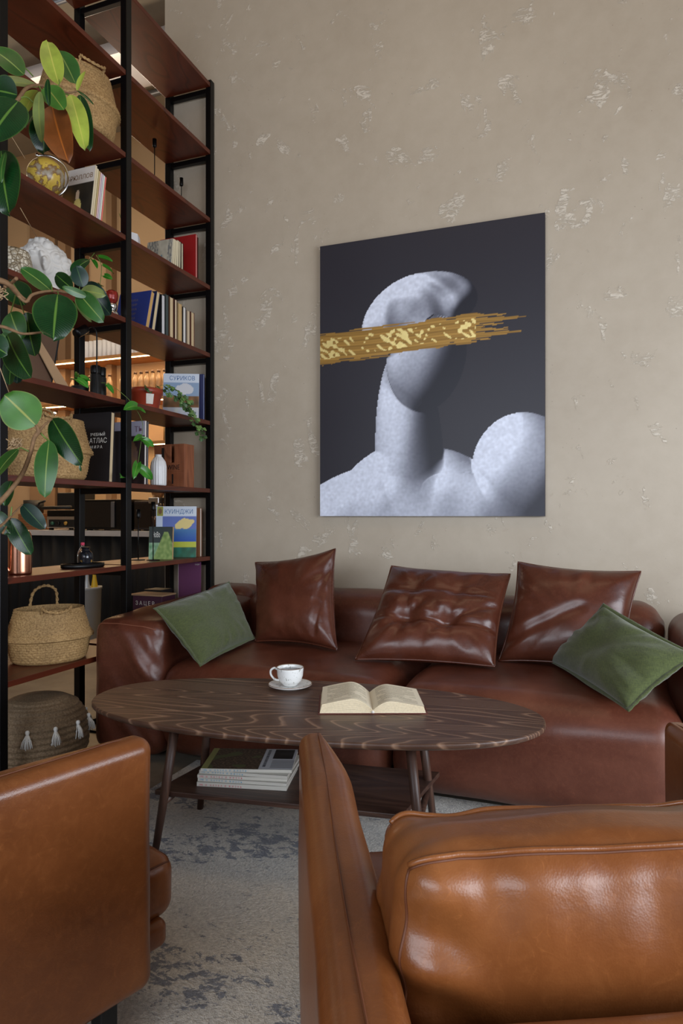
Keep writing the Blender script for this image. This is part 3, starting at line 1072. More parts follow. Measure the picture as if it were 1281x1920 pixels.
# ------------------------------------------------------------------ cushions
def cushion(name, label, cat, corners, thick, m, group=None, tufts=(), seed=0.0, pinch=0.05, flange=0.0, wrinkle=0.012, seam_m=None, n=44, sag=0.0, folds=()):
    a, b, c, d = [Vector(p) for p in corners]       # top left, top right, bottom right, bottom left
    cen = (a + b + c + d) / 4
    nrm = ((b - d).cross(a - c)).normalized()
    if nrm.dot(Vector((0, 0, 1.08)) - cen) < 0 and nrm.y > 0:
        nrm = -nrm
    root = thing(name, label, cat, tuple(cen), 0, group)
    sizeu = ((b - a).length + (c - d).length) / 2
    sizev = ((a - d).length + (b - c).length) / 2

    def base(u, v):
        s, t = (u + 1) / 2, (v + 1) / 2
        uu = u * (1 - pinch * (1 - v * v) ** 1.0 * (u * u))
        vv = v * (1 - pinch * (1 - u * u) ** 1.0 * (v * v))
        s, t = (uu + 1) / 2, (vv + 1) / 2
        return (d * (1 - s) + c * s) * (1 - t) + (a * (1 - s) + b * s) * t - cen
    V, F = [], []
    for side in (1, -1):
        for j in range(n + 1):
            for i in range(n + 1):
                u, v = -1 + 2 * i / n, -1 + 2 * j / n
                # crowd the grid towards the edges
                u = math.sin(u * math.pi / 2) * 0.55 + u * 0.45
                v = math.sin(v * math.pi / 2) * 0.55 + v * 0.45
                e = max(0.0, 1 - abs(u) ** 2.6) * max(0.0, 1 - abs(v) ** 2.6)
                h = thick / 2 * e ** 0.5
                h *= 1 + sag * (-v) * 0.4
                pu, pv = u * sizeu / 2, v * sizev / 2
                r = math.hypot(u, v)
                edge = max(abs(u), abs(v))
                # soft folds that run in from the edges and corners
                ang = math.atan2(v, u)
                wv = noise.noise(Vector((math.cos(ang) * 5 + seed, math.sin(ang) * 5, r * 0.9 + seed * 2)))
                wv2 = noise.noise(Vector((pu * 9 + seed, pv * 9, seed)))
                wv3 = noise.noise(Vector((pu * 26 + seed, pv * 26, seed + 4)))
                h += (wrinkle * wv * 1.3 * (edge ** 2) + wrinkle * 0.8 * wv2 + wrinkle * 0.10 * wv3) * min(1, e * 3)
                if side == 1:
                    for (tu, tv, ts, td) in tufts:
                        du, dv = (u - tu) * sizeu / 2, (v - tv) * sizev / 2
                        q = math.hypot(du, dv)
                        an = math.atan2(dv, du)
                        h -= td * math.exp(-(q / ts) ** 2) * (1 + 0.0 * an)
                        h += 0.14 * td * math.sin(an * 7 + seed + tu * 5) * math.exp(-((q - ts * 1.3) / (ts * 1.0)) ** 2)
                    for (fu0, fv0, fu1, fv1, fw, fd) in folds:
                        A, B_ = Vector((fu0, fv0)), Vector((fu1, fv1))
                        P_ = Vector((u, v))
                        t = max(0, min(1, (P_ - A).dot(B_ - A) / (B_ - A).length_squared))
                        q = (P_ - A - (B_ - A) * t).length
                        h -= fd * math.exp(-(q / fw) ** 2)
                h = max(h, -0.001) if e > 0 else 0
                V.append(base(u, v) + nrm * h * side + nrm * 0.0)
        o_ = 0 if side == 1 else (n + 1) ** 2
        for j in range(n):
            for i in range(n):
                q = o_ + j * (n + 1) + i
                F.append((q, q + 1, q + n + 2, q + n + 1) if side == 1 else (q, q + n + 1, q + n + 2, q + 1))
    link('cushion_cover', V, F, m, root)
    # the sewn edge
    ring = []
    K = 40
    for (u0, v0, u1, v1) in ((-1, -1, 1, -1), (1, -1, 1, 1), (1, 1, -1, 1), (-1, 1, -1, -1)):
        for k in range(K):
            t = k / K
            ring.append((u0 + (u1 - u0) * t, v0 + (v1 - v0) * t))
    if flange:
        V, F = [], []
        L = len(ring)
        for k, (u, v) in enumerate(ring):
            p = base(u, v)
            out = (p / max(0.01, p.length))
            wob = 0.004 * noise.noise(Vector((k * 0.33 + seed, 0, 0)))
            for q, (dd, hh) in enumerate(((-0.012, 0.003), (flange * .5, 0.003), (flange, 0.001), (flange, -0.001), (flange * .5, -0.003), (-0.012, -0.003))):
                V.append(p + out * dd + nrm * (hh + wob * max(0, dd) / flange))
        for k in range(L):
            k2 = (k + 1) % L
            for q in range(6):
                q2 = (q + 1) % 6
                F.append((k * 6 + q, k2 * 6 + q, k2 * 6 + q2, k * 6 + q2))
        link('flange', V, F, m, root)
    else:
        pts = [base(u, v) for u, v in ring]
        pts.append(pts[0])
        v, f = tube(pts, 0.0045, 8)
        link('piping', v, f, seam_m or m, root)
    return root


LG = 'brown leather cushions along the sofa back'
cushion('leather_cushion', 'smooth square brown leather cushion left on the sofa back, one corner pointing up', 'cushion',
        [(-1.65, 3.12, 0.83), (-1.165, 3.02, 0.915), (-1.09, 2.85, 0.465), (-1.55, 2.93, 0.46)], 0.18, M['pillow'], LG, seed=1.7, wrinkle=0.010, pinch=0.09,
        folds=((1.0, 0.7, 0.75, -0.1, 0.05, 0.012), (0.9, 0.1, 0.6, -0.8, 0.05, 0.008)))
cushion('leather_cushion', 'slouched brown leather cushion with four button dents in the middle of the sofa', 'cushion',
        [(-0.90, 3.08, 0.835), (-0.345, 3.06, 0.815), (-0.372, 2.75, 0.468), (-0.955, 2.715, 0.46)], 0.17, M['pillow'], LG, seed=6.2, wrinkle=0.012,
        tufts=((-0.40, 0.42, 0.05, 0.018), (0.28, 0.40, 0.05, 0.016), (-0.38, -0.24, 0.05, 0.042), (0.22, -0.28, 0.05, 0.042)), sag=0.5,
        folds=((-0.95, 0.36, 0.85, 0.33, 0.05, 0.010), (-0.9, -0.22, 0.95, -0.34, 0.06, 0.020), (0.2, -0.3, 0.9, 0.1, 0.05, 0.010)))
cushion('leather_cushion', 'square brown leather cushion on the right of the sofa behind a green pillow', 'cushion',
        [(-0.31, 3.06, 0.87), (0.185, 3.03, 0.845), (0.12, 2.86, 0.46), (-0.375, 2.90, 0.46)], 0.18, M['pillow'], LG, seed=11.5, wrinkle=0.010, pinch=0.08,
        folds=((-1, -0.7, 0.2, 0.1, 0.10, 0.010),))
GG = 'green linen pillows on the sofa'
cushion('green_pillow', 'green linen lumbar pillow leaning on the left armrest of the sofa', 'pillow',
        [(-1.80, 2.47, 0.668), (-1.74, 3.0, 0.735), (-1.56, 2.93, 0.475), (-1.50, 2.36, 0.465)], 0.14, M['green'], GG, seed=3.1, flange=0.012, wrinkle=0.012, pinch=0.07)
cushion('green_pillow', 'green linen lumbar pillow lying tilted at the right end of the sofa', 'pillow',
        [(0.04, 2.72, 0.735), (0.315, 2.46, 0.62), (0.105, 2.30, 0.465), (-0.172, 2.93, 0.47)], 0.14, M['green'], GG, seed=8.4, flange=0.014, wrinkle=0.014, pinch=0.08)

# ------------------------------------------------------------------ armchairs
def make_armchair():
    root = thing('armchair', 'cognac leather armchair in the right foreground seen from behind, puffy back cushion', 'armchair')
    cm = M['chair']

    def slab(cx, cy, cz, sx, sy, sz, r, seed, n, name='arm', taper=0):
        hx, hy, hz = sx / 2, sy / 2, sz / 2

        def g(p, nn):
            u, v_, w_ = p.x / hx, p.y / hy, p.z / hz
            b = 0.006 * (1 - v_ * v_) * (1 - w_ * w_) * abs(nn.x)
            b += 0.003 * wr((p.x, p.y, p.z), 6, seed)
            q = p + nn * b
            if taper and v_ > 0.45 and u * taper < 0:
                q.x += taper * 0.034 * ((v_ - 0.45) / 0.55) ** 1.6 * min(1, abs(u) * 1.4)
            return q
        v, f, e = rbox(sx, sy, sz, r, n, 5, g)
        v = [(p[0] + cx, p[1] + cy, p[2] + cz) for p in v]
        return link(name, v, f, cm, root)
    for sgn in (-1, 1):
        a_ = slab(sgn * 0.370, -0.03, 0.385, 0.084, 0.88, 0.49, 0.028, 2.1 * sgn, (4, 40, 24), 'armrest', sgn)
        x = sgn * 0.38 - 0.006 * sgn
        path = [(x, -0.455 + 0.02, 0.6305)] + [(x + 0.002 * math.sin(y * 9), y, 0.6312 + 0.003 * wr((x, y, .65), 6, 2.1 * sgn)) for y in [(-0.42 + 0.04 * k) for k in range(20)]]
        path += [(x, 0.385, 0.6295), (x, 0.402, 0.620), (x, 0.4105, 0.60), (x, 0.411, 0.4), (x, 0.411, 0.17)]
        seam_on(a_, path, M['chair_seam'], 0.0014)
    slab(0, -0.422, 0.385, 0.690, 0.095, 0.49, 0.032, 5.5, (30, 3, 20), 'back_panel')
    v, f, e = rbox(0.675, 0.90, 0.06, 0.02, (6, 8, 2), 3, None)
    link('seat_frame', [(p[0], p[1] + 0.05, p[2] + 0.175) for p in v], f, cm, root)

    def gs(p, nn):
        u, v_ = p.x / 0.33, p.y / 0.42
        b = 0.018 * (1 - u ** 4) * (1 - v_ ** 4) * max(0, nn.z) + 0.004 * wr(tuple(p), 7, 3)
        return p + nn * b
    v, f, e = rbox(0.652, 0.84, 0.135, 0.040, (24, 28, 4), 5, gs)
    sc_ = link('seat_cushion', [(p[0], p[1] + 0.115, p[2] + 0.258) for p in v], f, cm, root)
    off = Vector((0, 0.115, 0.258))
    seam_on(sc_, [p + off for p in e(j=1, l=1)], M['chair_seam'], 0.002)
    seam_on(sc_, [p + off for p in e(i=1, l=1)], M['chair_seam'], 0.002)
    seam_on(sc_, [p + off for p in e(i=-1, l=1)], M['chair_seam'], 0.002)

    # back cushion: puffed, gathered along its seams
    def gb(p, nn):
        u, v_, w_ = p.x / 0.335, p.y / 0.0675, p.z / 0.1925
        b = 0.030 * (1 - u ** 6) * (1 - w_ ** 4) * abs(nn.y) + 0.004 * (1 - u * u) * max(0, nn.z)
        b += 0.010 * (1 - w_ * w_) * abs(nn.x)
        # gathers below the top seam on the broad faces
        top = math.exp(-((w_ - 0.80) / 0.28) ** 2)
        b += 0.006 * top * noise.noise(Vector((p.x * 26, 1.3, p.z * 6))) * abs(nn.y)
        b += 0.0075 * (0.5 + 0.5 * top) * noise.noise(Vector((p.x * 9 + p.z * 4, 7.7, p.z * 7))) * abs(nn.y)
        # gathers off the side seam
        side = math.exp(-((abs(u) - 0.92) / 0.16) ** 2)
        b += 0.022 * side * noise.noise(Vector((p.x * 7, 4.4, p.z * 20 + p.x * 10))) * abs(nn.y)
        # creases out of the lower corners
        b += 0.010 * math.exp(-((w_ + 0.8) / 0.3) ** 2) * noise.noise(Vector((p.x * 6 + p.z * 14, 2.2, p.z * 16))) * abs(nn.y)
        b += 0.005 * wr(tuple(p), 8, 9) * max(0, nn.z)
        q = p + nn * b
        q.z -= 0.012 * max(0, abs(u) - 0.8) / 0.2 * (w_ > 0)
        q.z -= 0.020 * max(0, v_) * max(0, w_)
        return q
    v, f, e = rbox(0.655, 0.135, 0.385, 0.036, (80, 8, 46), 6, gb)
    tm = T(0.0, -0.232, 0.540, rx=R(2))
    bc = link('back_cushion', [tuple(tm @ Vector(p)) for p in v], f, cm, root)
    for kw in (dict(j=-1, l=1), dict(j=1, l=1)):
        path = [tm @ p for p in e(**kw)]
        seam_on(bc, path, M['chair_seam'], 0.0016)
        # the ridge sewn beside the seam
        seam_on(bc, [p + Vector((0, 0.002 if kw['j'] < 0 else -0.002, 0.0035)) for p in path], M['chair'], 0.0032, 'piping')
    for i_ in (-1, 1):
        for j_ in (-1, 1):
            seam_on(bc, [tm @ p for p in e(i=i_, j=j_)], M['chair_seam'], 0.0018)
    for sx_ in (-1, 1):
        for sy_ in (0.33, -0.38):
            MB().box(sx_ * 0.36 - 0.018, sx_ * 0.36 + 0.018, sy_ - 0.018, sy_ + 0.018, 0.0, 0.15).build('leg', M['black_matte'], root, bevel=0.003)
    return root


chair = make_armchair()
chair.location = (-0.012, 1.056, 0.012)
chair.rotation_euler = (0, 0, R(25.6))
chair['group'] = 'cognac leather armchairs facing the coffee table'
dup(chair, (-1.325, 0.845, 0.012), R(-18), 'cognac leather armchair in the left foreground showing the flat outer side of its armrest')

# ------------------------------------------------------------------ coffee table
CT = (-0.885, 2.035)
tbl = thing('coffee_table', 'long oval walnut coffee table with a lower shelf between sofa and armchairs', 'coffee table', (*CT, 0.012), R(7.5))


def oval(ax, ay, z, p=2.25, n=96):
    return [(math.copysign(abs(math.cos(t)) ** (2 / p), math.cos(t)) * ax, math.copysign(abs(math.sin(t)) ** (2 / p), math.sin(t)) * ay, z)
            for t in [2 * math.pi * k / n for k in range(n)]]


rings = [(0.72, 0.30, 0.4125), (0.742, 0.318, 0.416), (0.756, 0.331, 0.424), (0.757, 0.332, 0.433), (0.755, 0.330, 0.4368), (0.752, 0.327, 0.438)]
V, F = [], []
for ax_, ay_, z_ in rings:
    V += oval(ax_, ay_, z_)
for r_ in range(len(rings) - 1):
    for k in range(96):
        F.append((r_ * 96 + k, r_ * 96 + (k + 1) % 96, (r_ + 1) * 96 + (k + 1) % 96, (r_ + 1) * 96 + k))
F.append(tuple(range(95, -1, -1)))
F.append(tuple(5 * 96 + k for k in range(96)))
top = link('tabletop', V, F, M['walnut'], tbl, False)
for p in top.data.polygons:
    p.use_smooth = len(p.vertices) == 4
for sx_ in (-1, 1):
    for sy_ in (-1, 1):
        x0, y0 = sx_ * 0.375 - 0.015, sy_ * 0.13 + (-0.03)
        x1, y1 = sx_ * 0.425 - 0.015, sy_ * 0.165 - 0.04
        v, f = tube([(x0, y0, 0.4125), ((x0 + x1) / 2, (y0 + y1) / 2, 0.2), (x1, y1, 0.0)], [0.0155, 0.0145, 0.011], 16)
        link('leg', v, f, M['walnut_leg'], tbl)
for sx_ in (-1, 1):
    v, f = tube([(sx_ * 0.402 - 0.015, -0.19, 0.157), (sx_ * 0.402 - 0.015, 0.12, 0.157)], 0.011, 12)
    link('crossbar', v, f, M['walnut_leg'], tbl)
a = MB()
sh = [(-0.445, -0.165), (0.385, -0.165), (0.44, 0.165), (-0.39, 0.165)]
V = [(x, y, z) for z in (0.168, 0.184) for x, y in [(-0.46, -0.17), (0.34, -0.17), (0.42, 0.19), (-0.38, 0.19)]]
a.add(V, [(3, 2, 1, 0), (4, 5, 6, 7), (0, 1, 5, 4), (1, 2, 6, 5), (2, 3, 7, 6), (3, 0, 4, 7)])
a.build('lower_shelf', M['walnut_plain'], tbl, bevel=0.002)
# ------------------------------------------------------------------ on the table
TZ = 0.4502
cup = thing('coffee_cup', 'white speckled coffee cup with black coffee standing on its saucer', 'cup', (-1.03, 2.215, TZ + 0.0105))
prof = resample([(0.0, 0.0), (0.024, 0.0), (0.027, 0.004), (0.040, 0.018), (0.0465, 0.036), (0.0485, 0.060), (0.0490, 0.066), (0.0475, 0.0665), (0.0460, 0.060), (0.044, 0.036), (0.036, 0.016), (0.0, 0.010)], 40)
v, f = lathe([(max(r, 0.0002), z) for r, z in prof], 48, close=False)
link('bowl', v, f, M['porcelain'], cup)
v, f = lathe([(0.0002, 0.0545), (0.0452, 0.0545)], 40, close=False)
link('coffee', v, f, M['coffee'], cup)
v, f = tube([(0.0486 * math.cos(t), 0.0486 * math.sin(t), 0.0668) for t in [2 * math.pi * k / 48 for k in range(49)]], 0.0009, 6)
link('rim', v, f, M['brown_rim'], cup)
hp = smooth_path([(0.044, 0, 0.056), (0.058, 0, 0.062), (0.071, 0, 0.053), (0.070, 0, 0.036), (0.056, 0, 0.021), (0.040, 0, 0.018)], 6)
v, f = tube(hp, 0.0040, 10)
h_ = link('handle', v, f, M['porcelain'], cup)
cup.rotation_euler = (0, 0, R(196))
sau = thing('saucer', 'white saucer with a brown rim under the coffee cup', 'saucer', (-1.03, 2.215, TZ))
prof = resample([(0.0002, 0.0095), (0.026, 0.0095), (0.030, 0.0085), (0.062, 0.012), (0.080, 0.018), (0.0805, 0.0195), (0.079, 0.0195), (0.062, 0.0145)], 10)
v, f = lathe([(0.0002, 0.0), (0.042, 0.0), (0.046, 0.003), (0.066, 0.009), (0.079, 0.0155), (0.0795, 0.0175), (0.077, 0.018), (0.060, 0.0125), (0.034, 0.0095), (0.0002, 0.0092)], 56, close=False)
link('plate', v, f, M['porcelain'], sau)
v, f = tube([(0.0785 * math.cos(t), 0.0785 * math.sin(t), 0.0178) for t in [2 * math.pi * k / 56 for k in range(57)]], 0.0012, 6)
link('rim', v, f, M['brown_rim'], sau)

# open book with yellowed pages
ob = thing('open_book', 'thick open book with yellowed printed pages lying on the coffee table', 'book', (-0.690, 2.12, TZ), R(21))
W_, D_ = 0.168, 0.215


def page_h(x, s):
    """Height of the page surface at distance x (0..1) from the spine."""
    return (0.012 + 0.046 * math.sin(min(1, x * 2.1) * math.pi / 2) * (1 - 0.60 * x ** 1.3)) if s < 0 else (0.012 + 0.036 * math.sin(min(1, x * 2.4) * math.pi / 2) * (1 - 0.70 * x ** 1.2))


def printed(u, v):
    c = (234, 224, 200)
    if 0.10 < u < 0.90 and 0.07 < v < 0.93:
        q = (v * 16) % 1
        blk = noise.noise(Vector((math.floor(v * 16) * 1.7, u * 3, 2.2)))
        if q < 0.42 and blk > -0.35:
            n_ = noise.noise(Vector((u * 70, math.floor(v * 16) * 9.1, 0)))
            k = 40 + 70 * max(0, n_ + 0.1)
            return (234 - k, 224 - k, 200 - k)
    return c


for s, pn in ((-1, 'left'), (1, 'right')):
    NX = 24
    V, F = [], []
    for y in (0, D_):
        for i in range(NX + 1):
            x = i / NX
            V.append((s * x * W_ * 0.96, y - D_ / 2, page_h(x, s)))
        for i in range(NX, -1, -1):
            x = i / NX
            V.append((s * x * W_, y - D_ / 2, 0.003))
    L = 2 * (NX + 1)
    F.append(tuple(range(L)) if s < 0 else tuple(range(L - 1, -1, -1)))
    F.append(tuple(range(2 * L - 1, L - 1, -1)) if s < 0 else tuple(range(L, 2 * L)))
    for i in range(L):
        j = (i + 1) % L
        F.append((i, i + L, j + L, j) if s < 0 else (i, j, j + L, i + L))
    blk = link('page_block', V, F, M['paper'], ob, False)
    # loose leaves fanned at the edge
    for q in range(5):
        lf = MB()
        for i in range(NX):
            pass
        vv, ff = [], []
        for i in range(NX + 1):
            x = i / NX
            z = 0.003 + (page_h(x, s) - 0.003) * (0.25 + 0.15 * q)
            for y in (-D_ / 2 - 0.0008, -D_ / 2 + 0.0006):
                vv.append((s * x * W_ * (0.985 - 0.004 * q), y, z))
        for i in range(NX):
            ff.append((2 * i, 2 * i + 2, 2 * i + 3, 2 * i + 1))
        link('leaf_edge', vv, ff, cmat((176, 146, 100), 0.8), blk)
    art_panel('printed_page', (0 if s > 0 else -W_ * 0.97, -D_ / 2, 0.0005), (W_ * 0.97, 0, 0), (0, D_, 0), 90, 110, printed, M['paint'], ob,
              off=(lambda u, v, s=s: Vector((0, 0, page_h(u if s > 0 else 1 - u, s)))))
MB().box(-W_ - 0.006, W_ + 0.006, -D_ / 2 - 0.004, D_ / 2 + 0.004, 0, 0.003).build('cover', cmat((92, 40, 32), 0.5), ob, bevel=0.001)
v, f = tube([(0, -D_ / 2 - 0.002, 0.006), (0, D_ / 2 + 0.002, 0.006)], 0.005, 10)
link('spine', v, f, M['paper_white'], ob)

# magazines on the lower shelf
MGZ = 0.012 + 0.184
zz = MGZ
MAG = [('bottom', 0.0, 0, 0), ('second from the bottom', -1.5, 0.002, 1), ('third from the bottom', 1.2, -0.004, 0), ('fourth from the bottom', -2.5, 0.003, 1),
       ('second from the top', 5, 0.0, 1)]
mlab = ['white spined magazine at the bottom of the pile on the table shelf, red lettering',
        'white spined magazine second from the bottom of the pile, blue lettering',
        'white spined magazine in the middle of the pile, red lettering',
        'white spined magazine second from the top of the pile, blue lettering',
        'magazine topping the pile under the coffee table, crowd photo on its cover']


def crowd(u, v):
    if u > 0.63:
        if 0.74 < u < 0.97 and 0.5 < v < 0.97:
            n_ = noise.noise(Vector((u * 4, v * 22, 1)))
            k = 34 + 50 * max(0, n_)
            return (k, k, k)
        if 0.66 < u < 0.70 and 0.1 < v < 0.95:
            return (40, 40, 46) if (v * 17) % 1 < 0.66 else (196, 196, 200)
        if u > 0.75 and 0.08 < v < 0.45 and (v * 24) % 1 < 0.5:
            return (120, 120, 124)
        return (200, 200, 204)
    n_ = noise.noise(Vector((u * 40, v * 30, 0)))
    b = noise.noise(Vector((u * 5, v * 4, 3)))
    if u < 0.07:
        return (150, 146, 90)
    if b > 0.25:
        return (90, 92, 60)
    k = 1 + 0.9 * n_
    return (70 * k + 14, 56 * k + 12, 44 * k + 10)


for i in range(5):
    th = 0.0105 if i else 0.0135
    mg = thing('magazine', mlab[i], 'magazine', (-1.085 + MAG[i][2], 2.005 + 0.004 * i, zz), R(13 + MAG[i][1]), 'magazines piled on the table shelf')
    MB().box(-0.148, 0.148, -0.092, 0.095, 0.0004, th - 0.0003).build('pages', M['paper_white'], mg, bevel=0.001)
    MB().box(-0.149, 0.149, -0.0935, -0.092, 0.0, th).box(-0.149, 0.149, -0.0935, 0.096, 0.0, 0.0004).box(-0.149, 0.149, -0.0935, 0.096, th - 0.0004, th).build('cover', cmat((206, 202, 192)), mg)
    ink = M['cyan_ink'] if i in (1, 3, 4) else M['red_ink']
    lettering('1990   10     Н  А  У  К  А    И    Ж  И  З  Н  Ь', 0.0085, T(-0.143, -0.0937, 0.002, rx=R(90)), ink, mg, 'spine_lettering', 0.0001, sx=0.86)
    if i == 4:
        art_panel('printed_cover', (-0.149, -0.0935, th + 0.0003), (0.298, 0, 0), (0, 0.189, 0), 150, 96, crowd, M['paint'], mg)
    zz += th + 0.0004

# ------------------------------------------------------------------ the large picture
PX0, PX1, PZ0, PZ1 = -1.4223, -0.2212, 1.073, 2.573
pic = thing('wall_picture', 'large dark canvas print of a pale stone bust crossed by a gold brushed band', 'picture', ((PX0 + PX1) / 2, WY, (PZ0 + PZ1) / 2))
MB().box(-0.6005, 0.6005, -0.034, -0.001, -0.75, 0.75).build('stretched_canvas', cmat((44, 42, 48)), pic, bevel=0.002)


def build_art():
    """A plain, anonymous stone bust: a few smooth rounded forms lit from above left, and a gold band."""
    nx, ny = 260, 325
    X, Y = np.meshgrid(np.linspace(0, 1.2, nx + 1), np.linspace(0, 1.5, ny + 1))
    Z = np.full(X.shape, -9.0)
    IN = np.zeros(X.shape, bool)
    ID = np.zeros(X.shape, int)

    def ell(cx, cy, rx, ry, rz, ang, z0, i):
        nonlocal Z, ID
        a = np.radians(ang)
        dx, dy = X - cx, Y - cy
        x_ = (dx * np.cos(a) + dy * np.sin(a)) / rx
        y_ = (-dx * np.sin(a) + dy * np.cos(a)) / ry
        q = 1 - x_ ** 2 - y_ ** 2
        h = np.where(q > 0, z0 + rz * np.sqrt(np.maximum(q, 0)), z0 + 1.5 * rz * np.maximum(q, -30))
        k = 0.075
        IN[q > 0] = True
        d = np.clip(0.5 + 0.5 * (h - Z) / k, 0, 1)
        sm = Z * (1 - d) + h * d + k * d * (1 - d)
        Z2 = sm
        ID = np.where((q > 0) & (h >= Z - 0.01), i, ID)
        Z = Z2
    # shoulders and chest, neck, head with a plain wound cap, a folded stone form at the right
    ell(0.60, -0.14, 0.80, 0.44, 0.26, -3, -0.02, 1)
    ell(0.22, 0.02, 0.34, 0.15, 0.12, 24, 0.06, 1)
    ell(0.86, 0.06, 0.30, 0.15, 0.12, -18, 0.10, 1)
    ell(0.51, 0.30, 0.185, 0.62, 0.26, 3, -0.04, 2)
    ell(0.34, 0.20, 0.28, 0.14, 0.22, 34, -0.08, 1)
    ell(0.76, 0.18, 0.26, 0.14, 0.20, -30, -0.08, 1)
    ell(0.60, 0.86, 0.215, 0.31, 0.22, -6, 0.12, 3)
    ell(0.50, 1.06, 0.27, 0.20, 0.22, 30, 0.10, 4)
    ell(0.64, 1.13, 0.23, 0.15, 0.20, -4, 0.12, 4)
    ell(1.10, 0.22, 0.26, 0.30, 0.34, 8, -0.02, 5)
    wv = np.sin(21 * (X * 0.75 - Y * 0.55) + 2.6 * np.sin(5 * Y + 4 * X) + 1.2 * np.sin(13 * X + 2))
    wv2 = np.sin(39 * (X * 0.35 + Y * 0.8) + 3 * np.sin(9 * X) + 1.5 * np.sin(15 * Y))
    Z = np.where((ID == 4), Z + 0.016 * wv + 0.012 * wv2, Z)
    Z = np.where(IN, Z + 0.008 * np.sin(9 * X + 6 * Y) + 0.004 * np.sin(23 * X - 9 * Y), Z)
    gy, gx = np.gradient(Z, 1.5 / ny, 1.2 / nx)
    nn = np.sqrt(gx ** 2 + gy ** 2 + 1)
    Lx, Ly, Lz = -0.55, 0.62, 0.56
    sh = np.clip((-gx * Lx - gy * Ly + Lz) / nn, 0, 1)
    rim = np.clip(1 - 1 / nn, 0, 1)
    rng = np.random.default_rng(3)
    g = rng.random(X.shape)
    for _ in range(2):
        g = (g + np.roll(g, 1, 0) + np.roll(g, -1, 0) + np.roll(g, 1, 1) + np.roll(g, -1, 1)) / 5
    tone = np.clip(0.03 + 1.15 * sh ** 1.2 + 0.10 * rim * (gx > 0) + 0.25 * np.clip(0.35 - Y, 0, 1), 0, 1) * (0.93 + 0.28 * (g - 0.5))
    inside = IN
    base = np.stack([44 + 0 * X, 42 + 0 * X, 50 + 0 * X], -1)
    figc = np.stack([26 + 206 * tone, 26 + 212 * tone, 36 + 219 * tone], -1)
    C = np.where(inside[..., None], figc, base)
    # gold band
    mid = 0.925 + 0.055 * (X / 1.2)
    half = 0.088 - 0.02 * (X / 1.2)
    rag = 0.012 * np.sin(X * 23 + 2 * np.sin(X * 9))
    yy = (Y - mid) / (half + rag * 0.4)
    st = np.sin(Y * 420 + 5 * np.sin(X * 6)) * 0.5 + np.sin(Y * 173 + 2) * 0.5
    endx = 0.93 + 0.13 * (0.5 + 0.5 * np.sin(Y * 95 + 1.0)) + 0.05 * np.sin(Y * 260)
    band = (np.abs(yy) < 1 - 0.14 * (st > 0.3) * (np.abs(yy) > 0.6)) & (X < endx)
    thin = band & (st > 0.45) & ((X > 0.86) | (np.abs(yy) > 0.82))
    band &= ~thin
    gold = np.stack([158 + 24 * st, 120 + 20 * st, 58 + 12 * st], -1)
    f1 = np.sin(X * 61 + 4 * np.sin(Y * 41)) + np.sin(Y * 83 + 5 * np.sin(X * 37)) + 0.8 * np.sin(X * 140 + Y * 190)
    flake = band & (np.abs(yy) < 0.62) & (f1 + 0.9 * np.sin(X * 15 + 1) > 0.75) & (X < 0.86)
    leafc = np.stack([238 + 24 * (g - 0.5), 216 + 24 * (g - 0.5), 144 + 30 * (g - 0.5)], -1)
    C = np.where(band[..., None], gold, C)
    C = np.where(flake[..., None], leafc, C)
    A = np.where(flake, 0.55, np.where(band, 0.25, 0.0))
    C = np.clip(C, 0, 255) / 255
    C = np.where(C <= 0.04045, C / 12.92, ((C + 0.055) / 1.055) ** 2.4)
    RGBA = np.concatenate([C, A[..., None]], -1).reshape(-1)
    V = np.stack([X - 0.6, np.full(X.shape, -0.0346), Y - 0.75], -1).reshape(-1, 3)
    i, j = np.meshgrid(np.arange(nx), np.arange(ny))
    q = (j * (nx + 1) + i).reshape(-1)
    F = np.stack([q, q + 1, q + nx + 2, q + nx + 1], -1)
    o = link('printed_face', V.tolist(), F.tolist(), M['canvas_print'], pic, True)
    at = o.data.color_attributes.new('paint', 'FLOAT_COLOR', 'POINT')
    at.data.foreach_set('color', RGBA.astype(np.float32))


build_art()

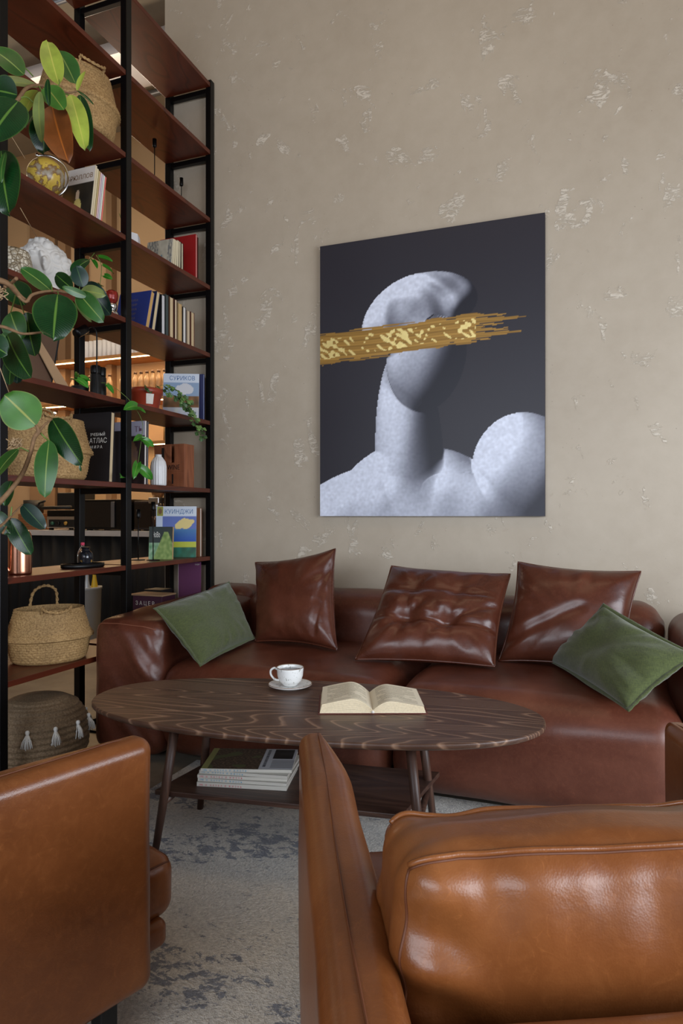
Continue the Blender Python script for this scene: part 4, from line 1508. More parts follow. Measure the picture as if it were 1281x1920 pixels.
# ------------------------------------------------------------------ baskets and pouf
def basket(name, label, loc, rz, rx_, ry_, hgt, tilt=0.0, handles=True, up=0.0, lay=None):
    root = thing(name, label, 'basket', loc, rz, 'belly baskets on the bookshelf')
    if lay:
        root.rotation_euler = lay
    s = hgt / 0.27
    prof = resample([(0.002, 0.004), (0.145, 0.0), (0.162, 0.012), (0.172, 0.05), (0.178, 0.095), (0.184, 0.112), (0.197, 0.120), (0.196, 0.132),
                     (0.180, 0.156), (0.167, 0.205), (0.156, 0.245), (0.152, 0.268), (0.145, 0.270), (0.144, 0.255), (0.158, 0.20), (0.168, 0.15),
                     (0.172, 0.125), (0.164, 0.06), (0.150, 0.02), (0.002, 0.016)], 220)
    prof = [(r, z * s) for r, z in prof]

    def weave(a, i, r, z):
        if r < 0.05:
            return 0
        row = z / s / 0.0125
        fr = row - math.floor(row)
        return (0.0046 * math.sin(math.pi * fr) * (0.74 + 0.26 * math.sin(a * 44 + fr * 2.2 + (math.floor(row) % 2) * math.pi))) + 0.003 * noise.noise(Vector((math.cos(a) * 2, math.sin(a) * 2, z * 9)))
    v, f = lathe([(r, z) for r, z in prof], 280, rx_ / 0.197, ry_ / 0.197, weave, False)
    link('woven_body', v, f, M['straw'], root)
    if handles:
        for sgn in (-1, 1):
            fl = up if sgn > 0 else -0.55
            R0 = 0.148 * ry_ / 0.197
            pts = smooth_path([(-0.055, sgn * R0 * 0.94, 0.235 * s), (-0.058, sgn * R0 * (1.0 - 0.1 * fl), 0.27 * s + 0.01), (-0.045, sgn * R0 * (1.0 - 0.35 * fl), 0.27 * s + 0.03 + 0.055 * fl),
                               (0.0, sgn * R0 * (1.0 - 0.5 * fl), 0.27 * s + 0.035 + 0.08 * fl), (0.045, sgn * R0 * (1.0 - 0.35 * fl), 0.27 * s + 0.03 + 0.055 * fl),
                               (0.058, sgn * R0 * (1.0 - 0.1 * fl), 0.27 * s + 0.01), (0.055, sgn * R0 * 0.94, 0.235 * s)], 8)
            V, F = [], []
            for ph in (0, math.pi):
                pp = [p + Vector((math.cos(k * .9 + ph) * 0.0034, 0, math.sin(k * .9 + ph) * 0.0034)) for k, p in enumerate(pts)]
                vv, ff = tube(pp, 0.0042, 7)
                F += [tuple(q + len(V) for q in g) for g in ff]
                V += vv
            link('handle', V, F, M['straw'], root)
    return root


basket('belly_basket', 'seagrass belly basket on the lowest board of the bookshelf, handles raised', (-2.262, 2.335, 0.4345), R(58), 0.186, 0.145, 0.235, up=0.7)
basket('belly_basket', 'seagrass belly basket on the middle board beside the black atlas', (-2.262, 2.33, 1.2345), R(62), 0.190, 0.145, 0.27, up=0.3)
b3 = basket('belly_basket', 'seagrass belly basket high on the bookshelf behind the rubber plant, leaning over', (-2.235, 2.485, 2.8365), R(70), 0.192, 0.155, 0.28, up=0.1)

pf = thing('pouf', 'round crocheted jute pouf with white tassels on the floor under the bookshelf', 'pouf', (-2.235, 2.245, 0))
prof = resample([(0.002, 0.004), (0.11, 0.0), (0.165, 0.022), (0.197, 0.075), (0.203, 0.145), (0.192, 0.215), (0.155, 0.270), (0.10, 0.298), (0.002, 0.308)], 96)


def crochet(a, i, r, z):
    row = i / 96 * 24
    fr = row - math.floor(row)
    return (0.005 * abs(math.sin(math.pi * fr)) + 0.0035 * abs(math.sin(a * 34 + (math.floor(row) % 2) * 0.7 * math.pi)) * math.sin(math.pi * fr)) * min(1, r * 9) - 0.002


v, f = lathe(prof, 240, 1, 1, crochet, False)
link('crocheted_cover', v, f, M['jute'], pf)
for k in range(12):
    a_ = R(-96 + 30 * k + 9)
    cx, cy = 0.203 * math.cos(a_), 0.203 * math.sin(a_)
    tb = MB()
    vv, ff = lathe([(0.0005, 0.0), (0.007, -0.003), (0.009, -0.010), (0.0065, -0.018), (0.006, -0.020)], 10)
    tb.add(vv, ff, T(cx, cy, 0.215))
    for q in range(20):
        t_ = 2 * math.pi * q / 20
        rr = 0.004 + 0.003 * (q % 3)
        p0 = (cx + 0.004 * math.cos(t_), cy + 0.004 * math.sin(t_), 0.197)
        out = 0.009 + 0.010 * random.random()
        p1 = (cx + 0.008 * math.cos(a_) + out * math.cos(t_), cy + 0.008 * math.sin(a_) + out * math.sin(t_), 0.172)
        p2 = (cx + 0.008 * math.cos(a_) + out * 1.35 * math.cos(t_), cy + 0.008 * math.sin(a_) + out * 1.35 * math.sin(t_), 0.142 + 0.006 * random.random())
        vv, ff = tube([p0, p1, p2], 0.0016, 5)
        tb.add(vv, ff)
    tb.build('tassel', M['tassel'], pf, True)

# ------------------------------------------------------------------ books on the shelf
FX = -2.140


def book(label, y, z, th, h, dep, col, page=(212, 196, 164), name='book', lean=0.0, rz=0.0, x=FX, group=None, hard=True, loc=None):
    root = thing(name, label, 'book', loc or (x, y, z), rz, group)
    if lean:
        root.rotation_euler = (-R(lean), 0, rz)
        root.location.z += 0.0 if lean > 0 else 0.0
    e = 0.0022 if hard else 0.0006
    ov = 0.003 if hard else 0.0
    MB().box(-dep + 0.003, -ov, e, th - e, ov, h - ov).build('pages', cmat(page, 0.85), root)
    a = MB()
    a.box(-dep, 0, 0, e, 0, h).box(-dep, 0, th - e, th, 0, h).box(-dep, -dep + 0.0025, e, th - e, 0, h)
    a.build('cover', cmat(col), root, bevel=0.0006)
    return root


def stripes(root, th, h, dep, parts, fn=None, nx=20, ny=28):
    pass


GB = 'books standing on the bookshelf'
# upper left: album row
Z4 = 2.4352


def album_dark(u, v):
    if v > 0.70:
        return (206, 198, 190)
    b = noise.noise(Vector((u * 4, v * 5, 0.4)))
    q = math.hypot((u - 0.52) / 0.13, (v - 0.20) / 0.22)
    if q < 1 and v < 0.4:
        return (214, 196, 120)
    if math.hypot((u - 0.5) / 0.06, (v - 0.47) / 0.10) < 1:
        return (214, 190, 164)
    gl = max(0, 1 - math.hypot(u - 0.12, v - 0.25) * 2.2)
    return (38 + 150 * gl + 20 * b, 34 + 90 * gl + 16 * b, 26 + 20 * gl + 10 * b)


r_ = book('album with a cream title band reading БРЮЛЛОВ over a dark picture, on a high board', 2.452, Z4, 0.011, 0.255, 0.175, (200, 190, 178), (214, 200, 170), lean=8, group=GB, hard=False)
art_panel('printed_cover', (-0.175, -0.0004, 0), (0.175, 0, 0), (0, 0, 0.255), 44, 64, album_dark, M['paint'], r_)
lettering('БРЮЛЛОВ', 0.032, T(-0.160, -0.0008, 0.198) @ FACE_NY, M['brown_ink'], r_, 'title', 0.0002, sx=0.92)
rows = [('thin cream magazine next to the БРЮЛЛОВ album', 0.010, 0.245, (196, 178, 140), (220, 206, 170)),
        ('thin dark brown magazine second behind the БРЮЛЛОВ album', 0.012, 0.240, (60, 44, 30), (190, 168, 120)),
        ('thin crimson magazine in the row behind the БРЮЛЛОВ album', 0.009, 0.238, (176, 34, 58), (226, 200, 200)),
        ('thin violet magazine in the row behind the БРЮЛЛОВ album', 0.009, 0.236, (96, 62, 112), (210, 200, 210)),
        ('thin mint green magazine in the row behind the БРЮЛЛОВ album', 0.010, 0.234, (120, 158, 132), (224, 226, 214)),
        ('thin red magazine at the right end of the row behind the БРЮЛЛОВ album', 0.008, 0.232, (186, 30, 36), (230, 120, 110))]
y = 2.4645
for lb, th, h, c, pc in rows:
    book(lb, y, Z4, th, h, 0.17, c, pc, 'magazine', lean=8, group=GB, hard=False)
    y += th + 0.0012

# upper right bay: small album, cream books, red album
def winter(u, v):
    b = noise.noise(Vector((u * 9, v * 5, 2)))
    sky = (186, 182, 166)
    if abs(u - 0.6) < 0.10 * (1 - v / 0.45) + 0.012 and v < 0.45:
        return (96, 134, 148)
    tr = noise.noise(Vector((u * 34, v * 7, 5)))
    if (u < 0.45 or u > 0.82) and tr > 0.0:
        return (120, 122, 120)
    if v < 0.16 + 0.1 * b:
        return (150, 166, 178)
    return tuple(int(c + 18 * b) for c in sky)


r_ = book('small picture book with a wintry forest and blue spire on its cover', 3.075, Z4, 0.012, 0.150, 0.165, (160, 158, 150), (206, 196, 170), lean=7, group=GB, hard=False)
art_panel('printed_cover', (-0.165, -0.0004, 0), (0.165, 0, 0), (0, 0, 0.150), 50, 46, winter, M['paint'], r_)
rr = [('thin cream book right behind the wintry picture book', 0.014, 0.152, (200, 184, 150), 5, 0), ('cream book second behind the wintry picture book', 0.016, 0.150, (190, 178, 150), 4, 0),
      ('grey-green pamphlet in the high right row of books', 0.016, 0.156, (150, 150, 128), 2, 0), ('black covered book in the high right row of books', 0.020, 0.160, (26, 24, 24), 1, 0),
      ('second black covered book leaning to the tall red album', 0.020, 0.158, (34, 32, 30), 0, 0)]
y = 3.091
for lb, th, h, c, ln, _ in rr:
    book(lb, y, Z4, th, h, 0.13, c, (214, 202, 172), lean=ln, group=GB, hard=c[0] < 60)
    y += th + 0.004
r_ = book('tall plain red album at the right end of the high board', 3.318, Z4, 0.014, 0.262, 0.245, (150, 16, 18), (232, 196, 186), lean=0, group=GB)
book('thin dark brown book next to the tall red album', 3.336, Z4, 0.010, 0.250, 0.24, (62, 40, 28), (70, 48, 34), lean=0, group=GB)

# middle right bay: blue books leaning, then upright ones
Z3 = 2.0352
bl = [('large blue book with faint lettering leaning on its neighbours', 2.853, 0.030, 0.215, 0.20, (40, 56, 128), (196, 156, 96), 14),
      ('dark navy book leaning behind the lettered blue book', 2.905, 0.028, 0.225, 0.22, (26, 34, 66), (206, 186, 146), 12)]
for lb, y, th, h, dp, c, pc, ln in bl:
    r_ = book(lb, y, Z3, th, h, dp, c, pc, lean=ln, group=GB)
    if 'faint' in lb:
        for q in range(5):
            lettering('НАУКА И МИР'[q % 2 * 6:][:5], 0.018, T(-0.135, -0.0008, 0.160 - 0.026 * q) @ FACE_NY, cmat((104, 96, 110)), r_, 'cover_lettering', 0.0002)
up_ = [('black book with a white edge standing in the middle right row', 0.030, 0.215, (22, 22, 24), (206, 204, 206)),
       ('thick dark teal book, tallest of the middle right row', 0.022, 0.228, (52, 60, 58), (70, 78, 76)),
       ('cream paged book with brown cover beside the dark teal book', 0.034, 0.226, (96, 62, 40), (206, 184, 146)),
       ('cream paged book with maroon cover in the middle right row', 0.022, 0.226, (70, 36, 30), (216, 196, 164)),
       ('buff paged thick book in the middle right row', 0.032, 0.216, (176, 150, 104), (196, 164, 116)),
       ('white paged book with black spine in the middle right row', 0.028, 0.208, (40, 36, 36), (220, 216, 210)),
       ('grey covered book second from the right of the middle row', 0.026, 0.200, (150, 132, 112), (206, 186, 156)),
       ('brown covered book at the right end of the middle row', 0.034, 0.202, (92, 46, 30), (200, 178, 140))]
y = 2.992
for k, (lb, th, h, c, pc) in enumerate(up_):
    book(lb, y, Z3, th, h, 0.19, c, pc, group=GB)
    y += th + (0.006 if k != 0 else 0.002) + 0.0065


def cover_band(band, body):
    def g(u, v):
        return band if v > 0.80 else body(u, v)
    return g


def crowd_sky(u, v):
    b = noise.noise(Vector((u * 7, v * 7, 8)))
    if v > 0.50:
        q = math.hypot((u - 0.6) / 0.25, (v - 0.66) / 0.12)
        return (206, 206, 210) if q < 1 + 0.3 * b else (136, 158, 186)
    if v > 0.26:
        return (120 + 50 * b, 84 + 30 * b, 50 + 20 * b)
    return (196 + 20 * b, 200 + 20 * b, 210)


def river(u, v):
    b = noise.noise(Vector((u * 6, v * 8, 1)))
    if u < 0.16:
        return (196, 206, 222)
    if v > 0.56:
        q = math.hypot((u - 0.7) / 0.26, (v - 0.66) / 0.10)
        return (222, 200, 130) if q < 1 + 0.4 * b else (92, 110, 178)
    if v > 0.30:
        return (30 + 40 * (v - .3) * 4, 76 + 60 * (v - .3) * 3, 170)
    if v > 0.20:
        return (184, 190, 60)
    return (30, 92 + 40 * b, 64 + 60 * max(0, b))


def album_up(label, title, p0, p1, z, h, body, back, corner=None):
    """An album shown cover-out, leaning back; p0 -> p1 is the foot of its cover."""
    p0, p1 = Vector(p0), Vector(p1)
    w_ = (p1 - p0).length
    root = thing('album', label, 'book', (p0.x, p0.y, z), math.atan2(p1.y - p0.y, p1.x - p0.x), 'albums shown cover out on the bookshelf')
    root.rotation_euler = (-R(back), 0, root.rotation_euler.z)
    MB().box(0, w_, 0.0008, 0.0075, 0.0005, h - 0.0005).build('pages', M['paper_white'], root)
    MB().box(-0.0005, w_, 0, 0.0008, 0, h).box(-0.0005, w_, 0.0075, 0.0083, 0, h).box(-0.0013, -0.0005, 0, 0.0083, 0, h).build('cover', cmat((190, 200, 214)), root)
    art_panel('printed_cover', (0, -0.0004, 0), (w_, 0, 0), (0, 0, h), 48, 64, cover_band((206, 214, 226), body), M['paint'], root)
    lettering(title, 0.036 if len(title) < 8 else 0.033, T(w_ * (0.16 if corner is None else 0.2), -0.0008, h * 0.855) @ FACE_NY, M['blue_ink'], root, 'title', 0.0002, sx=0.86)
    if corner:
        art_panel('cover_vignette', (0.004, -0.0008, h * 0.81), (w_ * 0.15, 0, 0), (0, 0, h * 0.185), 8, 8, lambda u, v: (120, 84, 50) if math.hypot(u - .5, v - .5) < .35 else (150, 150, 60), M['paint'], root)
    return root


album_up('album titled СУРИКОВ standing cover out behind the ivy', 'СУРИКОВ', (-2.335, 3.275), (-2.150, 3.362), 1.6352, 0.272, crowd_sky, 6)
album_up('album titled КУИНДЖИ with blue and yellow landscape standing cover out', 'КУИНДЖИ', (-2.355, 3.235), (-2.150, 3.335), 0.8352, 0.295, river, 5, True)
book('album with a patterned brown spine standing behind the КУИНДЖИ album', 3.365, 0.8352, 0.020, 0.285, 0.20, (120, 76, 46), (200, 190, 180), lean=0, group=GB, x=-2.142)
book('navy album standing behind the СУРИКОВ album', 3.400, 1.6352, 0.014, 0.272, 0.20, (44, 50, 92), (150, 160, 190), lean=0, group=GB, x=-2.142)

# green paperback in front of it
def howl(u, v):
    b = noise.noise(Vector((u * 8, v * 9, 3)))
    if v > 0.86 - 0.25 * u * 0 and u < 1 and v > 0.62 + 0.0 * u and not (abs(u - 0.72) < 0.42 * (0.86 - v) + 0.06):
        return (34, 44, 42)
    if abs(u - 0.72) < 0.55 * (0.90 - v) + 0.05 and v < 0.84:
        return (122 + 40 * b, 146 + 30 * b, 76 + 30 * b)
    if v > 0.5:
        return (34, 44, 42)
    return (120 + 60 * b, 156 + 40 * b, 120 + 50 * b)


gb = thing('book', 'small green and black paperback leaning before the КУИНДЖИ album', 'book', (-2.285, 3.075, 0.8352), R(21), GB)
gb.rotation_euler = (-R(5), 0, R(21))
MB().box(0, 0.128, 0.0008, 0.026, 0.0005, 0.1795).build('pages', cmat((206, 160, 120), 0.85), gb)
MB().box(-0.001, 0.129, 0, 0.0008, 0, 0.18).box(-0.001, 0.129, 0.026, 0.0268, 0, 0.18).box(-0.001, 0, 0, 0.0268, 0, 0.18).build('cover', cmat((120, 150, 84)), gb)
art_panel('printed_cover', (0, -0.0004, 0), (0.129, 0, 0), (0, 0, 0.18), 44, 60, howl, M['paint'], gb)
lettering('НоВо', 0.030, T(0.018, -0.0009, 0.122, 0, 0, 0) @ FACE_NY @ Matrix.Diagonal((0.55, 1.35, 1, 1)), M['white_ink'], gb, 'title', 0.0002)

# atlas and neighbours (middle board, left bay)
Z1 = 1.2352
at_ = book('tall black school atlas reading УЧЕБНЫЙ АТЛАС МИРА beside a belly basket', 2.578, Z1, 0.026, 0.335, 0.245, (28, 24, 26), (204, 182, 146), lean=3, group=GB)
lettering('УЧЕБНЫЙ', 0.020, T(-0.120, -0.0008, 0.222) @ FACE_NY, M['white_ink'], at_, 'title', 0.0002, sx=0.9)
lettering('АТЛАС', 0.034, T(-0.124, -0.0008, 0.188) @ FACE_NY, M['white_ink'], at_, 'title', 0.0002, sx=0.88)
lettering('М И Р А', 0.020, T(-0.118, -0.0008, 0.162) @ FACE_NY, M['white_ink'], at_, 'title', 0.0002, sx=0.95)


def portrait(u, v):
    b = noise.noise(Vector((u * 6, v * 6, 6)))
    if v > 0.76:
        return (180, 176, 196)
    q = math.hypot((u - 0.6) / 0.22, (v - 0.4) / 0.3)
    return (130 + 40 * b, 100 + 30 * b, 80) if q < 1 else (54 + 30 * b, 40 + 20 * b, 40 + 20 * b)


r_ = book('large art album with a dark portrait on its cover, right of the middle post', 2.845, Z1, 0.012, 0.325, 0.23, (186, 182, 190), (214, 206, 200), lean=1, group=GB, hard=False)
art_panel('printed_cover', (-0.23, -0.0004, 0), (0.23, 0, 0), (0, 0, 0.325), 40, 50, portrait, M['paint'], r_)
lettering('РЕМБРАНДТЬ'[-2:], 0.04, T(-0.065, -0.0008, 0.27) @ FACE_NY, cmat((120, 90, 110)), r_, 'title', 0.0002)
book('thin white spined album beside the portrait album', 2.866, Z1, 0.010, 0.325, 0.23, (40, 36, 40), (216, 206, 206), lean=1, group=GB)
book('thin grey album leaning on the middle post behind the vine', 2.716, Z1, 0.016, 0.26, 0.21, (96, 92, 100), (190, 190, 196), lean=1, group=GB)

# white ribbed vase
vs = thing('ribbed_vase', 'white ribbed ceramic bottle vase on the middle board beside the wine box', 'vase', (-2.185, 3.025, Z1))
prof = resample([(0.0002, 0.0), (0.036, 0.0), (0.040, 0.006), (0.041, 0.06), (0.041, 0.105), (0.036, 0.130), (0.022, 0.150), (0.016, 0.160), (0.018, 0.168), (0.015, 0.170), (0.013, 0.16), (0.0002, 0.15)], 40)
v, f = lathe(prof, 120, 1, 1, lambda a, i, r, z: 0.0022 * abs(math.sin(a * 9)) if r > 0.02 else 0, False)
link('ribbed_body', v, f, M['white_ceramic'], vs)

# wine box
wb = thing('wine_box', 'brown wooden box lettered WINE with slotted side on the middle board', 'box', (-2.150, 3.215, Z1))
a = MB()
a.box(-0.20, 0, 0, 0.008, 0, 0.09).box(-0.20, 0, 0, 0.008, 0.235, 0.245).box(-0.20, -0.088, 0, 0.008, 0.14, 0.235).box(-0.066, 0, 0, 0.008, 0.14, 0.235)
a.box(-0.20, 0, 0, 0.008, 0.09, 0.14).box(-0.008, 0, 0.008, 0.100, 0, 0.245).box(-0.20, -0.192, 0.008, 0.100, 0, 0.245).box(-0.192, -0.008, 0.092, 0.100, 0, 0.245).box(-0.192, -0.008, 0.008, 0.092, 0, 0.008)
a.build('box_body', M['box_wood'], wb, bevel=0.001)
lettering('WINE', 0.040, T(-0.112, -0.0008, 0.100) @ FACE_NY, M['black_ink'], wb, 'lettering', 0.0002, sx=0.8)
MB().box(-0.082, -0.072, -0.0006, 0, 0.02, 0.075).box(-0.150, -0.132, -0.0006, 0, 0.15, 0.225).box(-0.155, -0.127, -0.0006, 0, 0.02, 0.15).build('printed_mark', M['black_ink'], wb)

# terracotta pot with ivy
pt = thing('ivy_pot', 'terracotta coloured plastic pot with trailing ivy on the bookshelf', 'potted plant', (-2.235, 2.985, 1.6352))
v, f = lathe([(0.0002, 0.0), (0.062, 0.0), (0.066, 0.01), (0.082, 0.085), (0.088, 0.088), (0.089, 0.112), (0.085, 0.114), (0.082, 0.10), (0.0002, 0.098)], 48, close=False)
link('pot', v, f, M['terracotta'], pt)
v, f = lathe([(0.0002, 0.100), (0.083, 0.098)], 32, 1, 1, None, False)
link('soil', v, f, M['soil'], pt)
ang = R(-38)
pl = MB()
for i in range(8):
    pass
V = []
for zz_ in (0.028, 0.080):
    for k in range(7):
        t_ = ang + (k - 3) * 0.085
        rr_ = 0.0655 + (zz_ - 0.01) * 0.2133 + 0.0008
        V.append((rr_ * math.cos(t_), rr_ * math.sin(t_), zz_))
link('price_label', V, [(k, k + 1, k + 8, k + 7) for k in range(6)], M['paper_white'], pt)


def leaf_geo(mb, b, e, wd, nrm, fm=0, prof=None, arch=0.06, fold=0.16, nl=10, nw=4, heart=False, shape='oval'):
    b, e, nrm = Vector(b), Vector(e), Vector(nrm)
    ax = e - b
    L = ax.length
    side = ax.cross(nrm).normalized()
    nr = side.cross(ax).normalized()
    v, f, uv = [], [], []
    tw = random.uniform(-0.35, 0.35)
    for i in range(nl + 1):
        s = i / nl
        if shape == 'oval':
            wdt = math.sin(math.pi * min(1, (s ** 0.82) * 0.97 + 0.0)) ** 0.62 if s < 0.97 else 0.10 * (1 - s) / 0.03
            if s < 0.03:
                wdt = 0.12
        elif shape == 'heart':
            wdt = (1.25 * (s + 0.06) ** 0.45 * (1 - s) ** 0.75) * 1.15
        else:
            wdt = abs(math.sin(math.pi * s * 0.96 + 0.1)) ** 0.5 * (0.78 + 0.3 * math.cos(s * 9.0))
        for j in range(-nw, nw + 1):
            q = j / nw
            bk = 0.0
            if shape == 'heart':
                bk = -0.16 * (1 - s) ** 3 * abs(q)
            p = b + ax * (s + bk) + side * (q * wdt * wd / 2)
            lift = fold * abs(q) ** 1.4 * wdt * wd * 0.5 + arch * L * math.sin(math.pi * s) - 0.10 * arch * L * s
            lift += tw * q * wd * 0.25 * s
            v.append(tuple(p + nr * lift))
            uv.append(((q + 1) / 2, s))
    W2 = 2 * nw + 1
    for i in range(nl):
        for j in range(W2 - 1):
            k = i * W2 + j
            f.append((k, k + 1, k + W2 + 1, k + W2))
    mb.add(v, f, None, uv, fm)


def vine(pts, n, size, root, shape='heart', mats=('pothos',), stem_r=0.0014, spread=0.03, origin=(0, 0, 0), out=(1, -0.6, 0.3), name='foliage'):
    O = Vector(origin)
    path = [p - O for p in smooth_path(pts, 6)]
    v, f = tube(path, stem_r, 6)
    link('stem', v, f, M['stem'], root)
    mb = MB()
    outv = Vector(out)
    for k in range(n):
        t = (k + 0.5) / n * (len(path) - 1)
        p = path[int(t)]
        d = Vector((random.uniform(0.1, 1), random.uniform(-1, 1), random.uniform(-0.9, 0.5))).normalized()
        b = p + d * spread * random.uniform(0.15, 0.8)
        e = b + (d + Vector((0, 0, -0.6))).normalized() * size * random.uniform(0.75, 1.15)
        nv = outv + Vector((random.uniform(-.5, .5), random.uniform(-.5, .5), random.uniform(-.2, .7)))
        leaf_geo(mb, b, e, size * 0.85, nv, random.randrange(len(mats)), shape=shape, nl=7, nw=3, fold=0.2, arch=0.08)
        vv, ff = tube([p, (p + b) / 2 + Vector((0, 0, 0.002)), b], stem_r * 0.6, 4)
        mb.add(vv, ff, None, None, 0)
    link(name, mb.v, mb.f, None, root, True, mb.uv, [M[x] for x in mats], mb.fm)


O_ = (-2.235, 2.985, 1.6352)
random.seed(12)
vine([(-2.22, 2.99, 1.742), (-2.15, 3.03, 1.775), (-2.105, 3.09, 1.750), (-2.095, 3.14, 1.715), (-2.09, 3.165, 1.67), (-2.085, 3.185, 1.625), (-2.085, 3.215, 1.585), (-2.085, 3.26, 1.555), (-2.085, 3.29, 1.515)], 38, 0.034, pt, 'ivy', ('ivy', 'ivy2'), origin=O_, spread=0.028)
vine([(-2.21, 3.0, 1.742), (-2.15, 3.06, 1.745), (-2.115, 3.10, 1.705), (-2.10, 3.13, 1.68), (-2.10, 3.19, 1.67)], 22, 0.032, pt, 'ivy', ('ivy', 'ivy2', 'ivy2'), origin=O_, spread=0.03)
vine([(-2.25, 2.98, 1.742), (-2.20, 2.93, 1.76), (-2.17, 2.90, 1.735), (-2.19, 2.96, 1.752), (-2.17, 3.02, 1.756)], 14, 0.022, pt, 'ivy', ('ivy2',), origin=O_, spread=0.02)

# pothos with trailing vines
po = thing('pothos_plant', 'pothos with heart shaped leaves trailing down the middle post of the bookshelf', 'potted plant', (-2.33, 2.60, 1.6352))
v, f = lathe([(0.0002, 0), (0.034, 0), (0.042, 0.065), (0.039, 0.067), (0.0002, 0.058)], 28, close=False)
link('pot', v, f, M['black_matte'], po)
O_ = (-2.33, 2.60, 1.6352)
vine([(-2.33, 2.60, 1.69), (-2.25, 2.50, 1.74), (-2.20, 2.44, 1.70), (-2.19, 2.38, 1.69)], 5, 0.055, po, origin=O_, spread=0.03)
vine([(-2.33, 2.60, 1.69), (-2.20, 2.62, 1.715), (-2.11, 2.65, 1.655), (-2.085, 2.70, 1.60), (-2.075, 2.745, 1.53), (-2.075, 2.735, 1.45), (-2.075, 2.72, 1.38), (-2.075, 2.705, 1.30), (-2.08, 2.70, 1.26)], 4, 0.05, po, origin=O_, spread=0.02)
mb = MB()
for b_, e_, w_, s_ in (((-2.072, 2.70, 1.605), (-2.07, 2.595, 1.575), 0.078, 0), ((-2.07, 2.735, 1.46), (-2.055, 2.65, 1.43), 0.055, 0), ((-2.07, 2.738, 1.45), (-2.05, 2.80, 1.42), 0.05, 0),
                       ((-2.07, 2.70, 1.33), (-2.05, 2.64, 1.25), 0.055, 0), ((-2.07, 2.71, 1.31), (-2.045, 2.78, 1.255), 0.07, 0), ((-2.08, 2.60, 1.26), (-2.06, 2.56, 1.255), 0.05, 0)):
    leaf_geo(mb, Vector(b_) - Vector(O_), Vector(e_) - Vector(O_), w_, (0.7, -0.7, 0.35), 0, shape='heart', nl=10, nw=4, fold=0.25, arch=0.12)
link('foliage', mb.v, mb.f, None, po, True, mb.uv, [M['pothos']], mb.fm)

# second pothos, on the board above, reaching up
p2 = thing('pothos_plant', 'small pothos climbing beside the middle post behind the rubber plant', 'potted plant', (-2.34, 2.60, 2.0352))
v, f = lathe([(0.0002, 0), (0.036, 0), (0.044, 0.07), (0.041, 0.072), (0.0002, 0.062)], 28, close=False)
link('pot', v, f, M['white_ceramic'], p2)
O_ = (-2.34, 2.60, 2.0352)
vine([(-2.34, 2.60, 2.10), (-2.33, 2.60, 2.20), (-2.32, 2.63, 2.30), (-2.30, 2.665, 2.37)], 3, 0.05, p2, origin=O_, spread=0.03, stem_r=0.002)
vine([(-2.34, 2.60, 2.10), (-2.30, 2.68, 2.14), (-2.26, 2.66, 2.22), (-2.25, 2.655, 2.30), (-2.25, 2.62, 2.335)], 6, 0.055, p2, origin=O_, spread=0.03, stem_r=0.0018)

# geometric white pot
gp = thing('faceted_pot', 'white faceted pot with a tiny plant on the high right board', 'potted plant', (-2.29, 2.90, Z4))
v, f = lathe([(0.0002, 0), (0.045, 0), (0.072, 0.05), (0.066, 0.11), (0.058, 0.11), (0.0002, 0.10)], 7, close=False)
link('pot', v, f, M['white_ceramic'], gp, smooth=False)
vine([(-2.29, 2.90, 2.54), (-2.28, 2.88, 2.59), (-2.25, 2.86, 2.60)], 5, 0.025, gp, origin=(-2.29, 2.90, Z4), spread=0.012)
vine([(-2.29, 2.90, 2.54), (-2.29, 2.86, 2.60), (-2.26, 2.80, 2.615)], 4, 0.022, gp, origin=(-2.29, 2.90, Z4), spread=0.01)

# bushy plant behind the atlas
bp = thing('leafy_plant', 'small leafy plant in a pot behind the black atlas', 'potted plant', (-2.395, 2.80, Z1))
v, f = lathe([(0.0002, 0), (0.030, 0), (0.040, 0.09), (0.037, 0.092), (0.0002, 0.08)], 28, close=False)
link('pot', v, f, cmat((184, 120, 76)), bp)
random.seed(3)
for k in range(6):
    a_ = k * 1.05
    vine([(-2.395, 2.80, 1.33), (-2.395 + 0.02 * math.cos(a_), 2.80 + 0.04 * math.sin(a_), 1.42), (-2.395 + 0.03 * math.cos(a_), 2.80 + 0.08 * math.sin(a_), 1.52)], 10, 0.034, bp, 'ivy', ('ivy2',), origin=(-2.395, 2.80, Z1), spread=0.03)

# globe
gl = thing('desk_globe', 'small yellowed desk globe with a chrome arc on the board beside the БРЮЛЛОВ album', 'globe', (-2.245, 2.295, Z4))
prof = [(max(0.0002, 0.078 * math.sin(math.pi * k / 32)), 0.125 - 0.078 * math.cos(math.pi * k / 32)) for k in range(33)]
v, f = lathe(prof, 48, close=False)
tm = T(0, 0, 0.125) @ Matrix.Rotation(R(23), 4, Vector((0.5, -0.86, 0))) @ T(0, 0, -0.125)
link('sphere', [tuple(tm @ Vector(p)) for p in v], f, M['globe'], gl)
arc = []
for k in range(33):
    t_ = R(-90 + 23 + 180 * k / 32) + R(0)
    arc.append((0.094 * math.cos(t_) * 0.86, 0.094 * math.cos(t_) * 0.5, 0.125 + 0.094 * math.sin(t_)))
v, f = tube(arc, 0.005, 8)
link('meridian_arc', v, f, M['chrome'], gl)
v, f = lathe([(0.0002, 0), (0.055, 0), (0.055, 0.006), (0.012, 0.012), (0.008, 0.034), (0.0002, 0.034)], 32, close=False)
link('base', v, f, M['chrome'], gl)
v, f = lathe([(0.0002, 0), (0.006, 0), (0.006, 0.012), (0.0002, 0.012)], 10)
kn = link('axis_knob', v, f, M['chrome'], gl)
kn.location = (0.094 * math.cos(R(113)) * 0.86, 0.094 * math.cos(R(113)) * 0.5, 0.125 + 0.094 * math.sin(R(113)))

# plaster head
bu = thing('plaster_bust', 'white plaster classical head with curly hair on the board behind the rubber plant', 'bust', (-2.262, 2.325, 2.0352))


